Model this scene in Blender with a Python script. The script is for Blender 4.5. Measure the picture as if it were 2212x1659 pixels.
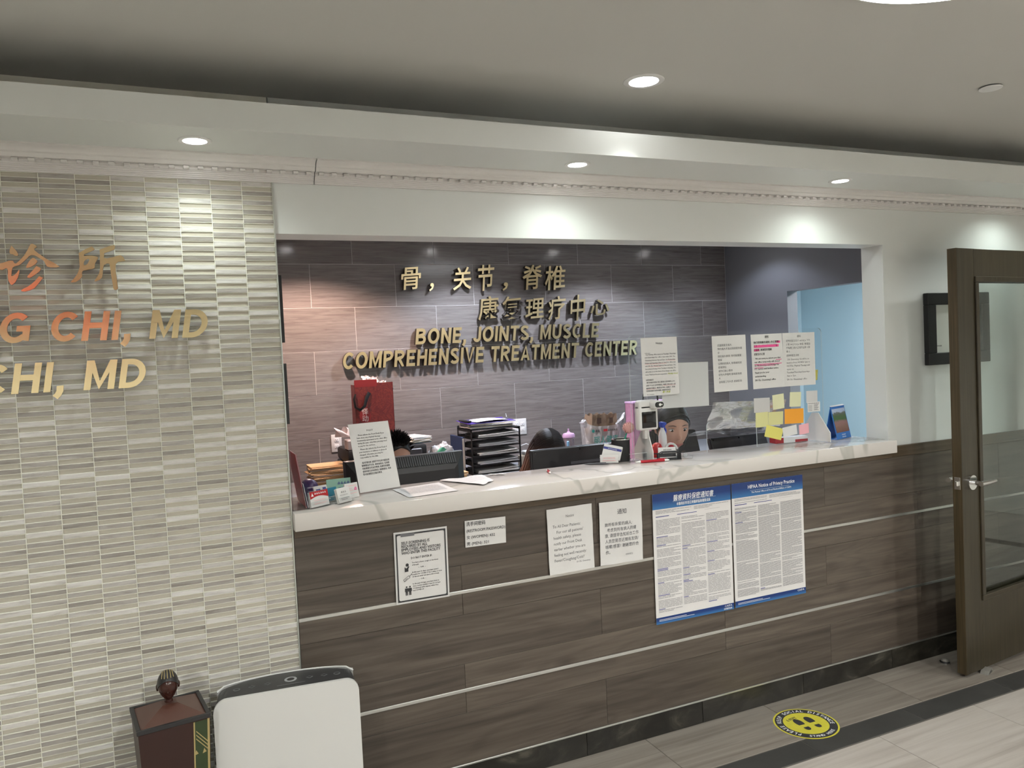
import bpy, bmesh, math, random
from mathutils import Vector, Matrix, noise
R = math.radians
random.seed(7)
for _o in list(bpy.data.objects):
    bpy.data.objects.remove(_o)
scene = bpy.context.scene
C = scene.collection

# ------------------------------------------------------------------ camera
cam_data = bpy.data.cameras.new('camera')
cam = bpy.data.objects.new('camera', cam_data)
C.objects.link(cam)
cam_data.sensor_fit = 'HORIZONTAL'
cam_data.sensor_width = 36.0
cam_data.lens = 36.0 * 1671.26 / 2212.0
cam_data.clip_start = 0.02
def _cam():
    yaw, pitch, roll = 0.41249234, -0.0384533, -0.0474127
    f = Vector((math.sin(yaw) * math.cos(pitch), math.cos(yaw) * math.cos(pitch), math.sin(pitch)))
    r = Vector((math.cos(yaw), -math.sin(yaw), 0)); u = r.cross(f)
    r2 = r * math.cos(roll) + u * math.sin(roll); u2 = -r * math.sin(roll) + u * math.cos(roll)
    m = Matrix((r2, u2, -f)).transposed().to_4x4()
    m.translation = Vector((0, 0, 1.6))
    return m
cam.matrix_world = _cam()
scene.camera = cam

# ------------------------------------------------------------------ world, exposure
world = bpy.data.worlds.new('world'); scene.world = world
world.use_nodes = True
world.node_tree.nodes['Background'].inputs[0].default_value = (0.8, 0.85, 0.9, 1)
world.node_tree.nodes['Background'].inputs[1].default_value = 0.02
vs = scene.view_settings
vs.view_transform = 'Standard'; vs.look = 'None'; vs.gamma = 1.0; vs.use_curve_mapping = False
vs.exposure = 0.96
cy = scene.cycles
cy.max_bounces = 6; cy.diffuse_bounces = 3; cy.glossy_bounces = 3; cy.transmission_bounces = 4; cy.transparent_max_bounces = 12
cy.caustics_reflective = False; cy.caustics_refractive = False
cy.adaptive_threshold = 0.05; cy.use_light_tree = False

# lamps: (x, y, z, watts, colour, cone degrees, blend)
COOLW = (0.90, 1.0, 0.93)
SOFFIT_LAMPS = [(x, 2.455, 2.268, 5.0, COOLW, 150, 0.9) for x in (-1.17, 0.10, 1.37, 2.635, 3.90)]
CEIL_LAMPS = [(-0.64, 2.18, 2.48, 9.0, (0.97, 1.0, 0.98), 80, 0.6), (1.48, 2.18, 2.48, 9.0, (0.97, 1.0, 0.98), 80, 0.6), (3.60, 2.02, 2.48, 9.0, (0.97, 1.0, 0.98), 112, 0.5)]
FAR_LAMPS = [(x, -1.2, 2.48, 92.0, (0.985, 1.0, 0.965), 165, 0.4) for x in (-1.5, 0.9)] + [(x, -1.2, 2.48, 112.0, (0.985, 1.0, 0.965), 165, 0.4) for x in (3.3, 5.4)]
OFFICE_LAMPS = [(0.775, 4.42, 2.40, 62.0, (1.0, 0.70, 0.58), 136, 0.4), (1.83, 4.42, 2.40, 48.0, (0.78, 0.85, 1.0), 132, 0.4),
                (2.86, 4.42, 2.40, 36.0, (0.78, 0.85, 1.0), 132, 0.4), (3.72, 4.42, 2.40, 6.0, (0.76, 0.83, 1.0), 132, 0.4)]
def spot_lamp(x, y, z, w, col, cone, blend):
    d = bpy.data.lights.new('downlight_beam', 'SPOT')
    d.energy = w; d.color = col; d.spot_size = R(cone); d.spot_blend = blend; d.shadow_soft_size = 0.035
    o = bpy.data.objects.new('downlight_beam', d); C.objects.link(o)
    o.location = (x, y, z - 0.012)
    return o
for L in SOFFIT_LAMPS + CEIL_LAMPS + FAR_LAMPS + OFFICE_LAMPS:
    spot_lamp(*L)
def area_lamp(name, loc, size, w, col):
    d = bpy.data.lights.new(name, 'AREA'); d.shape = 'SQUARE'; d.size = size; d.energy = w; d.color = col
    o = bpy.data.objects.new(name, d); C.objects.link(o); o.location = loc
    return o
area_lamp('office_fill_light', (2.2, 3.5, 2.385), 0.5, 3.0, (0.95, 0.97, 1.0))  # unseen area lamp with no fixture, soft fill over the office
area_lamp('side_room_ceiling_light', (5.1, 3.9, 2.37), 0.6, 34.0, (0.95, 0.98, 1.0))

# ------------------------------------------------------------------ materials
MATS = {}
def nt(name):
    m = bpy.data.materials.new(name); m.use_nodes = True
    MATS[name] = m
    n = m.node_tree.nodes; b = n['Principled BSDF']
    return m, n, m.node_tree.links, b
def mat(name, col, rough=0.5, metal=0.0, emit=0.0, spec=0.5, ecol=None, bump=0.0, bscale=200.0, vary=0.0, vscale=6.0, coat=0.0):
    m, n, l, b = nt(name)
    b.inputs['Base Color'].default_value = (*col, 1); b.inputs['Roughness'].default_value = rough
    b.inputs['Metallic'].default_value = metal; b.inputs['Specular IOR Level'].default_value = spec
    b.inputs['Coat Weight'].default_value = coat
    if emit:
        b.inputs['Emission Color'].default_value = (*(ecol or col), 1); b.inputs['Emission Strength'].default_value = emit
    if vary or bump:
        tc = n.new('ShaderNodeTexCoord'); nz = n.new('ShaderNodeTexNoise'); nz.inputs['Detail'].default_value = 5
        l.new(tc.outputs['Object'], nz.inputs['Vector'])
        if vary:
            nz.inputs['Scale'].default_value = vscale
            mx = n.new('ShaderNodeMix'); mx.data_type = 'RGBA'
            mx.inputs['A'].default_value = (*[c * (1 - vary) for c in col], 1); mx.inputs['B'].default_value = (*[min(1, c * (1 + vary)) for c in col], 1)
            l.new(nz.outputs['Fac'], mx.inputs['Factor']); l.new(mx.outputs['Result'], b.inputs['Base Color'])
        if bump:
            n2 = n.new('ShaderNodeTexNoise'); n2.inputs['Scale'].default_value = bscale; l.new(tc.outputs['Object'], n2.inputs['Vector'])
            bp = n.new('ShaderNodeBump'); bp.inputs['Strength'].default_value = bump; bp.inputs['Distance'].default_value = 0.002
            l.new(n2.outputs['Fac'], bp.inputs['Height']); l.new(bp.outputs['Normal'], b.inputs['Normal'])
    return m
def streak(name, cols, scale, rough=0.4, pieces=0.35, bump=0.15, detail=6, dist=0.4, spec=0.5, knots=False, rr=None):
    """stone / wood with streaks that run along the long axis; every piece gets its own tone and offset"""
    m, n, l, b = nt(name)
    geo = n.new('ShaderNodeNewGeometry'); oi = n.new('ShaderNodeObjectInfo')
    add = n.new('ShaderNodeMath'); add.operation = 'ADD'
    l.new(oi.outputs['Random'], add.inputs[0]); l.new(geo.outputs['Random Per Island'], add.inputs[1])
    fr = n.new('ShaderNodeMath'); fr.operation = 'FRACT'; l.new(add.outputs[0], fr.inputs[0])
    mul = n.new('ShaderNodeMath'); mul.operation = 'MULTIPLY'; mul.inputs[1].default_value = 37.0; l.new(fr.outputs[0], mul.inputs[0])
    cmb = n.new('ShaderNodeCombineXYZ')
    for i in range(3): l.new(mul.outputs[0], cmb.inputs[i])
    va = n.new('ShaderNodeVectorMath'); va.operation = 'ADD'; l.new(geo.outputs['Position'], va.inputs[0]); l.new(cmb.outputs[0], va.inputs[1])
    mp = n.new('ShaderNodeMapping'); mp.inputs['Scale'].default_value = scale; l.new(va.outputs[0], mp.inputs['Vector'])
    nz = n.new('ShaderNodeTexNoise'); nz.inputs['Scale'].default_value = 1.0; nz.inputs['Detail'].default_value = detail; nz.inputs['Distortion'].default_value = dist
    nz.inputs['Roughness'].default_value = 0.62
    l.new(mp.outputs[0], nz.inputs['Vector'])
    rmp = n.new('ShaderNodeValToRGB'); cr = rmp.color_ramp
    while len(cr.elements) < len(cols): cr.elements.new(0.5)
    for e, (p, c) in zip(cr.elements, cols): e.position = p; e.color = (*c, 1)
    l.new(nz.outputs['Fac'], rmp.inputs['Fac'])
    last = rmp.outputs['Color']
    if knots:
        mpk = n.new('ShaderNodeMapping'); mpk.inputs['Scale'].default_value = (0.85, 0.85, 7.0); l.new(va.outputs[0], mpk.inputs['Vector'])
        wv = n.new('ShaderNodeTexNoise'); wv.inputs['Scale'].default_value = 1.0; wv.inputs['Detail'].default_value = 1.0; wv.inputs['Distortion'].default_value = 0.5
        l.new(mpk.outputs[0], wv.inputs['Vector'])
        sn = n.new('ShaderNodeMath'); sn.operation = 'MULTIPLY'; sn.inputs[1].default_value = 70.0; l.new(wv.outputs['Fac'], sn.inputs[0])
        si = n.new('ShaderNodeMath'); si.operation = 'SINE'; l.new(sn.outputs[0], si.inputs[0])
        mk = n.new('ShaderNodeMapRange'); mk.inputs['From Min'].default_value = 0.0; mk.inputs['From Max'].default_value = 1.0
        mk.inputs['To Min'].default_value = 1.0; mk.inputs['To Max'].default_value = 0.87; l.new(si.outputs[0], mk.inputs['Value'])
        vo = n.new('ShaderNodeTexVoronoi'); vo.inputs['Scale'].default_value = 1.0
        mpv = n.new('ShaderNodeMapping'); mpv.inputs['Scale'].default_value = (2.6, 2.6, 5.5); l.new(va.outputs[0], mpv.inputs['Vector']); l.new(mpv.outputs[0], vo.inputs['Vector'])
        kk = n.new('ShaderNodeMapRange'); kk.inputs['From Min'].default_value = 0.03; kk.inputs['From Max'].default_value = 0.16
        kk.inputs['To Min'].default_value = 0.62; kk.inputs['To Max'].default_value = 1.0; l.new(vo.outputs['Distance'], kk.inputs['Value'])
        m1 = n.new('ShaderNodeMath'); m1.operation = 'MULTIPLY'; l.new(mk.outputs[0], m1.inputs[0]); l.new(kk.outputs[0], m1.inputs[1])
        hs0 = n.new('ShaderNodeHueSaturation'); l.new(last, hs0.inputs['Color']); l.new(m1.outputs[0], hs0.inputs['Value']); last = hs0.outputs['Color']
    hs = n.new('ShaderNodeHueSaturation'); l.new(last, hs.inputs['Color'])
    if callable(rr): rr(n, l, fr, hs)
    else:
        mr = n.new('ShaderNodeMapRange'); mr.inputs['To Min'].default_value = 1 - pieces; mr.inputs['To Max'].default_value = 1 + pieces
        l.new(fr.outputs[0], mr.inputs['Value']); l.new(mr.outputs[0], hs.inputs['Value'])
    l.new(hs.outputs['Color'], b.inputs['Base Color'])
    b.inputs['Roughness'].default_value = rough; b.inputs['Specular IOR Level'].default_value = spec
    if bump:
        bp = n.new('ShaderNodeBump'); bp.inputs['Strength'].default_value = bump; bp.inputs['Distance'].default_value = 0.001
        l.new(nz.outputs['Fac'], bp.inputs['Height']); l.new(bp.outputs['Normal'], b.inputs['Normal'])
    return m
def clear(name, tint=(1, 1, 1), gloss=0.06, rough=0.02, milky=0.0, mcol=(0.9, 0.9, 0.9), bump=0.0, bscale=(30, 30, 30)):
    """clear sheet: lets light straight through, mirrors by angle, a little milky"""
    m = bpy.data.materials.new(name); m.use_nodes = True; MATS[name] = m
    n = m.node_tree.nodes; l = m.node_tree.links; n.clear()
    out = n.new('ShaderNodeOutputMaterial'); tr = n.new('ShaderNodeBsdfTransparent'); tr.inputs[0].default_value = (*tint, 1)
    gl = n.new('ShaderNodeBsdfGlossy'); gl.inputs['Roughness'].default_value = rough
    lw = n.new('ShaderNodeFresnel'); lw.inputs['IOR'].default_value = 1.45
    mr = n.new('ShaderNodeMapRange'); mr.inputs['From Max'].default_value = 0.5; mr.inputs['To Max'].default_value = gloss * 12; l.new(lw.outputs[0], mr.inputs['Value'])
    mx = n.new('ShaderNodeMixShader'); l.new(mr.outputs[0], mx.inputs[0]); l.new(tr.outputs[0], mx.inputs[1]); l.new(gl.outputs[0], mx.inputs[2])
    last = mx
    if milky:
        df = n.new('ShaderNodeBsdfDiffuse'); df.inputs[0].default_value = (*mcol, 1)
        m2 = n.new('ShaderNodeMixShader'); m2.inputs[0].default_value = milky; l.new(last.outputs[0], m2.inputs[1]); l.new(df.outputs[0], m2.inputs[2]); last = m2
        if bump:
            tc = n.new('ShaderNodeTexCoord'); mp = n.new('ShaderNodeMapping'); mp.inputs['Scale'].default_value = bscale; l.new(tc.outputs['Object'], mp.inputs[0])
            nz = n.new('ShaderNodeTexNoise'); nz.inputs['Scale'].default_value = 1; nz.inputs['Detail'].default_value = 4; nz.inputs['Distortion'].default_value = 1.2; l.new(mp.outputs[0], nz.inputs['Vector'])
            bp = n.new('ShaderNodeBump'); bp.inputs['Strength'].default_value = bump; bp.inputs['Distance'].default_value = 0.01
            l.new(nz.outputs['Fac'], bp.inputs['Height']); l.new(bp.outputs['Normal'], gl.inputs['Normal']); l.new(bp.outputs['Normal'], df.inputs['Normal'])
            k = n.new('ShaderNodeMapRange'); k.inputs['From Min'].default_value = 0.48; k.inputs['From Max'].default_value = 0.7
            k.inputs['To Min'].default_value = milky * 0.5; k.inputs['To Max'].default_value = min(1, milky * 3); l.new(nz.outputs['Fac'], k.inputs['Value']); l.new(k.outputs[0], m2.inputs[0])
    l.new(last.outputs[0], out.inputs[0])
    return m

def stone_tones(n, l, fr, hs):
    rmp = n.new('ShaderNodeValToRGB'); cr = rmp.color_ramp; cr.interpolation = 'LINEAR'
    pts = [(0.0, .66), (0.22, .80), (0.45, .93), (0.68, 1.08), (0.76, 1.34), (1.0, 1.46)]
    while len(cr.elements) < len(pts): cr.elements.new(0.5)
    for e, (p, v) in zip(cr.elements, pts): e.position = p; e.color = (v / 2, v / 2, v / 2, 1)
    l.new(fr.outputs[0], rmp.inputs['Fac'])
    m2 = n.new('ShaderNodeMath'); m2.operation = 'MULTIPLY'; m2.inputs[1].default_value = 2.0; l.new(rmp.outputs['Color'], m2.inputs[0])
    l.new(m2.outputs[0], hs.inputs['Value'])
    ms = n.new('ShaderNodeMapRange'); ms.inputs['To Min'].default_value = 1.15; ms.inputs['To Max'].default_value = 0.45; l.new(fr.outputs[0], ms.inputs['Value']); l.new(ms.outputs[0], hs.inputs['Saturation'])

M_ceil = mat('ceiling_paint', (0.60, 0.595, 0.565), 0.9)
M_white = mat('wall_paint', (0.71, 0.73, 0.71), 0.42, vary=0.02)
M_wall2 = mat('room_wall_paint', (0.77, 0.77, 0.72), 0.8)
M_corn = mat('cornice_paint', (0.74, 0.72, 0.70), 0.38, vary=0.05, vscale=30)
M_lav = mat('office_wall_paint', (0.19, 0.192, 0.21), 0.7)
M_blue = mat('blue_wall_paint', (0.47, 0.61, 0.68), 0.75)
M_stone = streak('mosaic_stone', [(0.28, (0.33, 0.29, 0.258)), (0.5, (0.465, 0.43, 0.392)), (0.75, (0.55, 0.52, 0.48))], (14, 14, 110), 0.35, rr=stone_tones, bump=0.1)
M_glasst = mat('mosaic_glass', (0.53, 0.495, 0.415), 0.12, spec=0.6)
M_grout = mat('grout', (0.84, 0.83, 0.74), 0.8)
M_btile = streak('office_tile', [(0.25, (0.125, 0.108, 0.10)), (0.5, (0.185, 0.165, 0.155)), (0.75, (0.235, 0.212, 0.20))], (4.5, 4.5, 70), 0.16, pieces=0.07, bump=0.05, dist=0.8)
M_bgrout = mat('office_grout', (0.50, 0.47, 0.45), 0.8)
M_wood = streak('plank_laminate', [(0.25, (0.042, 0.032, 0.0255)), (0.5, (0.092, 0.073, 0.058)), (0.78, (0.152, 0.124, 0.100))], (1.3, 1.3, 30), 0.42, pieces=0.16, bump=0.1, knots=True)
M_trim = streak('trim_wood', [(0.25, (0.042, 0.028, 0.016)), (0.5, (0.085, 0.060, 0.037)), (0.8, (0.14, 0.10, 0.065))], (3.0, 60, 60), 0.35, pieces=0.05)
M_door = streak('door_oak', [(0.25, (0.021, 0.016, 0.008)), (0.5, (0.036, 0.028, 0.015)), (0.8, (0.058, 0.046, 0.026))], (50, 50, 2.2), 0.35, pieces=0.06, dist=1.0)
M_dooredge = streak('door_edge_oak', [(0.3, (0.045, 0.032, 0.014)), (0.55, (0.07, 0.050, 0.025)), (0.85, (0.14, 0.10, 0.05))], (90, 90, 2.0), 0.4, pieces=0.03, dist=1.0)
M_ltile = streak('light_floor_tile', [(0.25, (0.34, 0.30, 0.265)), (0.5, (0.46, 0.418, 0.378)), (0.78, (0.55, 0.51, 0.47))], (1.1, 22, 1), 0.28, pieces=0.04, bump=0.02, dist=0.7)
M_brtile = streak('brown_floor_tile', [(0.25, (0.15, 0.125, 0.105)), (0.5, (0.25, 0.22, 0.188)), (0.78, (0.34, 0.305, 0.265))], (1.1, 26, 1), 0.28, pieces=0.06, bump=0.02, dist=0.7)
M_blk = streak('black_floor_tile', [(0.3, (0.035, 0.034, 0.032)), (0.7, (0.052, 0.051, 0.048))], (6, 6, 6), 0.5, pieces=0.05, bump=0.05)
M_base = streak('dark_marble_tile', [(0.35, (0.009, 0.0078, 0.0055)), (0.50, (0.017, 0.015, 0.011)), (0.60, (0.032, 0.029, 0.022)), (0.70, (0.085, 0.078, 0.060))], (5, 5, 9), 0.3, pieces=0.15, bump=0.0, dist=1.6)
M_fgrout = mat('floor_grout', (0.13, 0.115, 0.10), 0.8)
M_floor = mat('floor_field', (0.50, 0.46, 0.42), 0.3, vary=0.06)
M_alu = mat('brushed_aluminium', (0.62, 0.62, 0.60), 0.38, metal=1.0)
M_chrome = mat('chrome', (0.80, 0.80, 0.80), 0.12, metal=1.0)
M_gold = mat('polished_gold', (0.84, 0.69, 0.42), 0.16, metal=1.0)
M_gold2 = mat('satin_gold', (0.86, 0.70, 0.40), 0.30, metal=1.0)
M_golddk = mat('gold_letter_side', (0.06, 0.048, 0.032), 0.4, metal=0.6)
M_fix = mat('fixture_white', (0.80, 0.80, 0.79), 0.4)
M_lens = mat('lamp_lens', (1, 1, 1), 0.4, emit=14.0, ecol=(1.0, 1.0, 0.97))
M_lens2 = mat('office_lamp_lens', (1, 1, 1), 0.4, emit=28.0, ecol=(1.0, 0.98, 0.96))
M_disc = mat('disc_lamp_diffuser', (1, 1, 1), 0.5, emit=5.0, ecol=(1.0, 0.97, 0.95))
M_paper = mat('paper_white', (0.70, 0.69, 0.675), 0.6)
M_ink = mat('ink_black', (0.035, 0.035, 0.038), 0.6)
M_ink2 = mat('ink_grey', (0.16, 0.16, 0.17), 0.6)
M_inkblue = mat('ink_navy', (0.05, 0.06, 0.26), 0.6)
M_pinkhl = mat('highlighter_pink', (0.86, 0.10, 0.32), 0.6)
M_pinkpale = mat('highlighter_pale_pink', (0.88, 0.52, 0.52), 0.6)
M_green = mat('marker_green', (0.50, 0.55, 0.08), 0.6)
M_white_pl = mat('white_plastic', (0.66, 0.655, 0.635), 0.35)
M_black = mat('black_plastic', (0.012, 0.012, 0.013), 0.38)
M_blackm = mat('black_matte', (0.010, 0.010, 0.011), 0.6)
M_blackg = mat('black_gloss', (0.006, 0.006, 0.007), 0.08)
M_acr = clear('clear_acrylic', (0.985, 0.99, 0.992), 0.02)
M_acredge = mat('acrylic_edge', (0.62, 0.68, 0.68), 0.15)
M_glass = clear('door_glass', (0.91, 0.95, 0.94), 0.022)
M_film = clear('plastic_film', (0.97, 0.97, 0.97), 0.06, 0.08, milky=0.10, mcol=(0.85, 0.85, 0.86), bump=0.9, bscale=(9, 14, 26))
M_bagfilm = clear('thin_bag_film', (0.95, 0.95, 0.95), 0.05, 0.2, milky=0.62, mcol=(0.86, 0.86, 0.86), bump=0.6, bscale=(24, 24, 10))
M_silver = mat('grout_metal_edge', (0.60, 0.62, 0.58), 0.3, metal=0.7)

def slab_mat():
    m, n, l, b = nt('quartz_slab')
    geo = n.new('ShaderNodeNewGeometry')
    mp = n.new('ShaderNodeMapping'); mp.inputs['Scale'].default_value = (1.0, 1.3, 1.3); mp.inputs['Rotation'].default_value = (0.5, 0.3, 0.75)
    l.new(geo.outputs['Position'], mp.inputs['Vector'])
    nz = n.new('ShaderNodeTexNoise'); nz.inputs['Scale'].default_value = 1.25; nz.inputs['Detail'].default_value = 3; nz.inputs['Distortion'].default_value = 1.4
    l.new(mp.outputs[0], nz.inputs['Vector'])
    r1 = n.new('ShaderNodeValToRGB'); c = r1.color_ramp
    for p in (0.5, 0.5, 0.5): c.elements.new(p)
    for e, (p, k) in zip(c.elements, [(0.0, (0.67, 0.635, 0.60)), (0.482, (0.67, 0.635, 0.60)), (0.494, (0.47, 0.455, 0.42)), (0.508, (0.55, 0.535, 0.50)), (0.52, (0.67, 0.635, 0.60))]):
        e.position = p; e.color = (*k, 1)
    l.new(nz.outputs['Fac'], r1.inputs['Fac'])
    l.new(r1.outputs['Color'], b.inputs['Base Color']); b.inputs['Roughness'].default_value = 0.12
    return m
M_slab = slab_mat()

# ------------------------------------------------------------------ mesh builder
class MB:
    def __init__(s): s.bm = bmesh.new(); s.mi = 0
    def _fin(s, verts, M=None):
        if M is not None: bmesh.ops.transform(s.bm, matrix=M, verts=verts)
        for v in verts:
            for f in v.link_faces: f.material_index = s.mi
        return verts
    def box(s, x0, x1, y0, y1, z0, z1, bev=0.0, seg=2, M=None):
        r = bmesh.ops.create_cube(s.bm, size=1.0); vs_ = r['verts']
        for v in vs_: v.co = Vector((x0 + (v.co.x + .5) * (x1 - x0), y0 + (v.co.y + .5) * (y1 - y0), z0 + (v.co.z + .5) * (z1 - z0)))
        if bev:
            es = list({e for v in vs_ for e in v.link_edges})
            r = bmesh.ops.bevel(s.bm, geom=es, offset=bev, segments=seg, profile=0.5, affect='EDGES', clamp_overlap=True)
            vs_ = list({v for f in r['faces'] for v in f.verts} | {v for v in vs_ if v.is_valid})
        return s._fin(vs_, M)
    def cyl(s, p0, p1, r0, r1=None, n=16, M=None, caps=True):
        p0 = Vector(p0); p1 = Vector(p1); r1 = r0 if r1 is None else r1
        d = p1 - p0; q = d.to_track_quat('Z', 'Y').to_matrix()
        a = []; b = []
        for i in range(n):
            t = 2 * math.pi * i / n; o = q @ Vector((math.cos(t), math.sin(t), 0))
            a.append(s.bm.verts.new(p0 + o * r0)); b.append(s.bm.verts.new(p1 + o * r1))
        for i in range(n): s.bm.faces.new((a[i], a[(i + 1) % n], b[(i + 1) % n], b[i]))
        if caps: s.bm.faces.new(a[::-1]); s.bm.faces.new(b)
        return s._fin(a + b, M)
    def tube(s, pts, r, n=8, M=None, flat=None):
        pts = [Vector(p) for p in pts]; rings = []; N = len(pts)
        rad = r if isinstance(r, (list, tuple)) else [r] * N
        up = Vector((0, 0, 1))
        for i, p in enumerate(pts):
            d = (pts[min(i + 1, N - 1)] - pts[max(i - 1, 0)]).normalized()
            if abs(d.dot(up)) > 0.95: up = Vector((1, 0, 0)) if abs(d.x) < .9 else Vector((0, 1, 0))
            x = d.cross(up).normalized(); y = x.cross(d).normalized(); up = y
            fx = 1.0 if flat is None else flat
            rings.append([s.bm.verts.new(p + (x * math.cos(t) + y * math.sin(t) * fx) * rad[i]) for t in [2 * math.pi * k / n for k in range(n)]])
        for a, b in zip(rings, rings[1:]):
            for k in range(n): s.bm.faces.new((a[k], a[(k + 1) % n], b[(k + 1) % n], b[k]))
        s.bm.faces.new(rings[0][::-1]); s.bm.faces.new(rings[-1])
        return s._fin([v for g in rings for v in g], M)
    def lathe(s, prof, c=(0, 0, 0), n=24, M=None, sx=1.0, sy=1.0, close=True):
        rings = []
        for r, z in prof:
            rings.append([s.bm.verts.new(Vector(c) + Vector((max(r, 1e-5) * math.cos(2 * math.pi * k / n) * sx, max(r, 1e-5) * math.sin(2 * math.pi * k / n) * sy, z))) for k in range(n)])
        for a, b in zip(rings, rings[1:]):
            for k in range(n): s.bm.faces.new((a[k], a[(k + 1) % n], b[(k + 1) % n], b[k]))
        if close: s.bm.faces.new(rings[0][::-1]); s.bm.faces.new(rings[-1])
        return s._fin([v for g in rings for v in g], M)
    def ball(s, c, r, n=20, m=12, M=None):
        rx, ry, rz = (r, r, r) if not isinstance(r, (tuple, list)) else r
        prof = [(math.sin(math.pi * i / m), -math.cos(math.pi * i / m)) for i in range(m + 1)]
        vs_ = s.lathe(prof, (0, 0, 0), n)
        for v in vs_: v.co = Vector((v.co.x * rx + c[0], v.co.y * ry + c[1], v.co.z * rz + c[2]))
        return s._fin(vs_, M)
    def grid(s, fn, nu, nv, M=None):
        g = [[s.bm.verts.new(Vector(fn(i / nu, j / nv))) for j in range(nv + 1)] for i in range(nu + 1)]
        for i in range(nu):
            for j in range(nv): s.bm.faces.new((g[i][j], g[i + 1][j], g[i + 1][j + 1], g[i][j + 1]))
        return s._fin([v for r in g for v in r], M)
    def poly(s, pts, M=None):
        vs_ = [s.bm.verts.new(Vector(p)) for p in pts]; s.bm.faces.new(vs_); return s._fin(vs_, M)
    def prism(s, pts, vec, M=None):
        vec = Vector(vec); n = len(pts)
        a = [s.bm.verts.new(Vector(p)) for p in pts]; b = [s.bm.verts.new(Vector(p) + vec) for p in pts]
        s.bm.faces.new(a[::-1]); s.bm.faces.new(b)
        for i in range(n): s.bm.faces.new((a[i], a[(i + 1) % n], b[(i + 1) % n], b[i]))
        return s._fin(a + b, M)
    def add(s, me, M=None):
        k = len(s.bm.verts); s.bm.from_mesh(me); s.bm.verts.ensure_lookup_table()
        return s._fin(s.bm.verts[k:], M)
    def mesh(s, name, mats, smooth=False, recalc=True):
        if recalc: bmesh.ops.recalc_face_normals(s.bm, faces=s.bm.faces)
        me = bpy.data.meshes.new(name); s.bm.to_mesh(me); s.bm.free()
        for m in (mats if isinstance(mats, (list, tuple)) else [mats]): me.materials.append(m)
        if smooth:
            me.shade_smooth()
            me.set_sharp_from_angle(angle=R(40))
        return me
    def build(s, name, mats, parent=None, loc=(0, 0, 0), smooth=False, recalc=True, rotz=0.0):
        o = bpy.data.objects.new(name, s.mesh(name, mats, smooth, recalc)); C.objects.link(o)
        o.location = loc; o.rotation_euler = (0, 0, rotz)
        if parent is not None: o.parent = parent
        return o
def tag(o, label, cat, group=None):
    o['label'] = label; o['category'] = cat
    if group: o['group'] = group
    return o
def struct(o): o['kind'] = 'structure'; return o
def thing(name, label, cat, loc=(0, 0, 0), rotz=0.0, group=None):
    o = bpy.data.objects.new(name, None); C.objects.link(o); o.empty_display_size = 0.05
    o.location = loc; o.rotation_euler = (0, 0, rotz)
    return tag(o, label, cat, group)
def inst(name, me, parent=None, loc=(0, 0, 0), rot=(0, 0, 0)):
    o = bpy.data.objects.new(name, me); C.objects.link(o); o.location = loc; o.rotation_euler = rot
    if parent is not None: o.parent = parent
    return o
def copy_tree(o, parent=None):
    c = o.copy(); C.objects.link(c); c.parent = parent
    for ch in list(o.children): copy_tree(ch, c)
    return c

# text --------------------------------------------------------------
FACING = Matrix(((1, 0, 0, 0), (0, 0, -1, 0), (0, 1, 0, 0), (0, 0, 0, 1)))   # print that faces the waiting room
def text_mesh(body, size=1.0, bold=0.0, shear=0.0, ext=0.0, res=2, align='LEFT'):
    cu = bpy.data.curves.new('lettering', 'FONT'); cu.body = body; cu.size = size; cu.offset = bold * size; cu.shear = shear
    cu.extrude = ext; cu.resolution_u = res; cu.align_x = align; cu.fill_mode = 'BOTH' if ext else 'FRONT'
    o = bpy.data.objects.new('lettering', cu)
    me = bpy.data.meshes.new_from_object(o)
    bpy.data.objects.remove(o); bpy.data.curves.remove(cu)
    return me
def curve_mesh(loops, ext):
    cu = bpy.data.curves.new('outline', 'CURVE'); cu.dimensions = '2D'; cu.fill_mode = 'BOTH'; cu.extrude = ext
    for lp in loops:
        sp = cu.splines.new('POLY'); sp.points.add(len(lp) - 1); sp.use_cyclic_u = True
        for p, (x, y) in zip(sp.points, lp): p.co = (x, y, 0, 1)
    o = bpy.data.objects.new('outline', cu); me = bpy.data.meshes.new_from_object(o)
    bpy.data.objects.remove(o); bpy.data.curves.remove(cu)
    return me
def bounds(me):
    xs = [v.co.x for v in me.vertices]; ys = [v.co.y for v in me.vertices]
    return min(xs), max(xs), min(ys), max(ys)
def rounded(w, h, r, n=5, cx=0.0, cy=0.0):
    pts = []
    for (sx, sy, a0) in ((1, 1, 0), (-1, 1, 90), (-1, -1, 180), (1, -1, 270)):
        for i in range(n + 1):
            a = R(a0 + 90 * i / n); pts.append((cx + sx * (w / 2 - r) + r * math.cos(a), cy + sy * (h / 2 - r) + r * math.sin(a)))
    return pts
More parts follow.
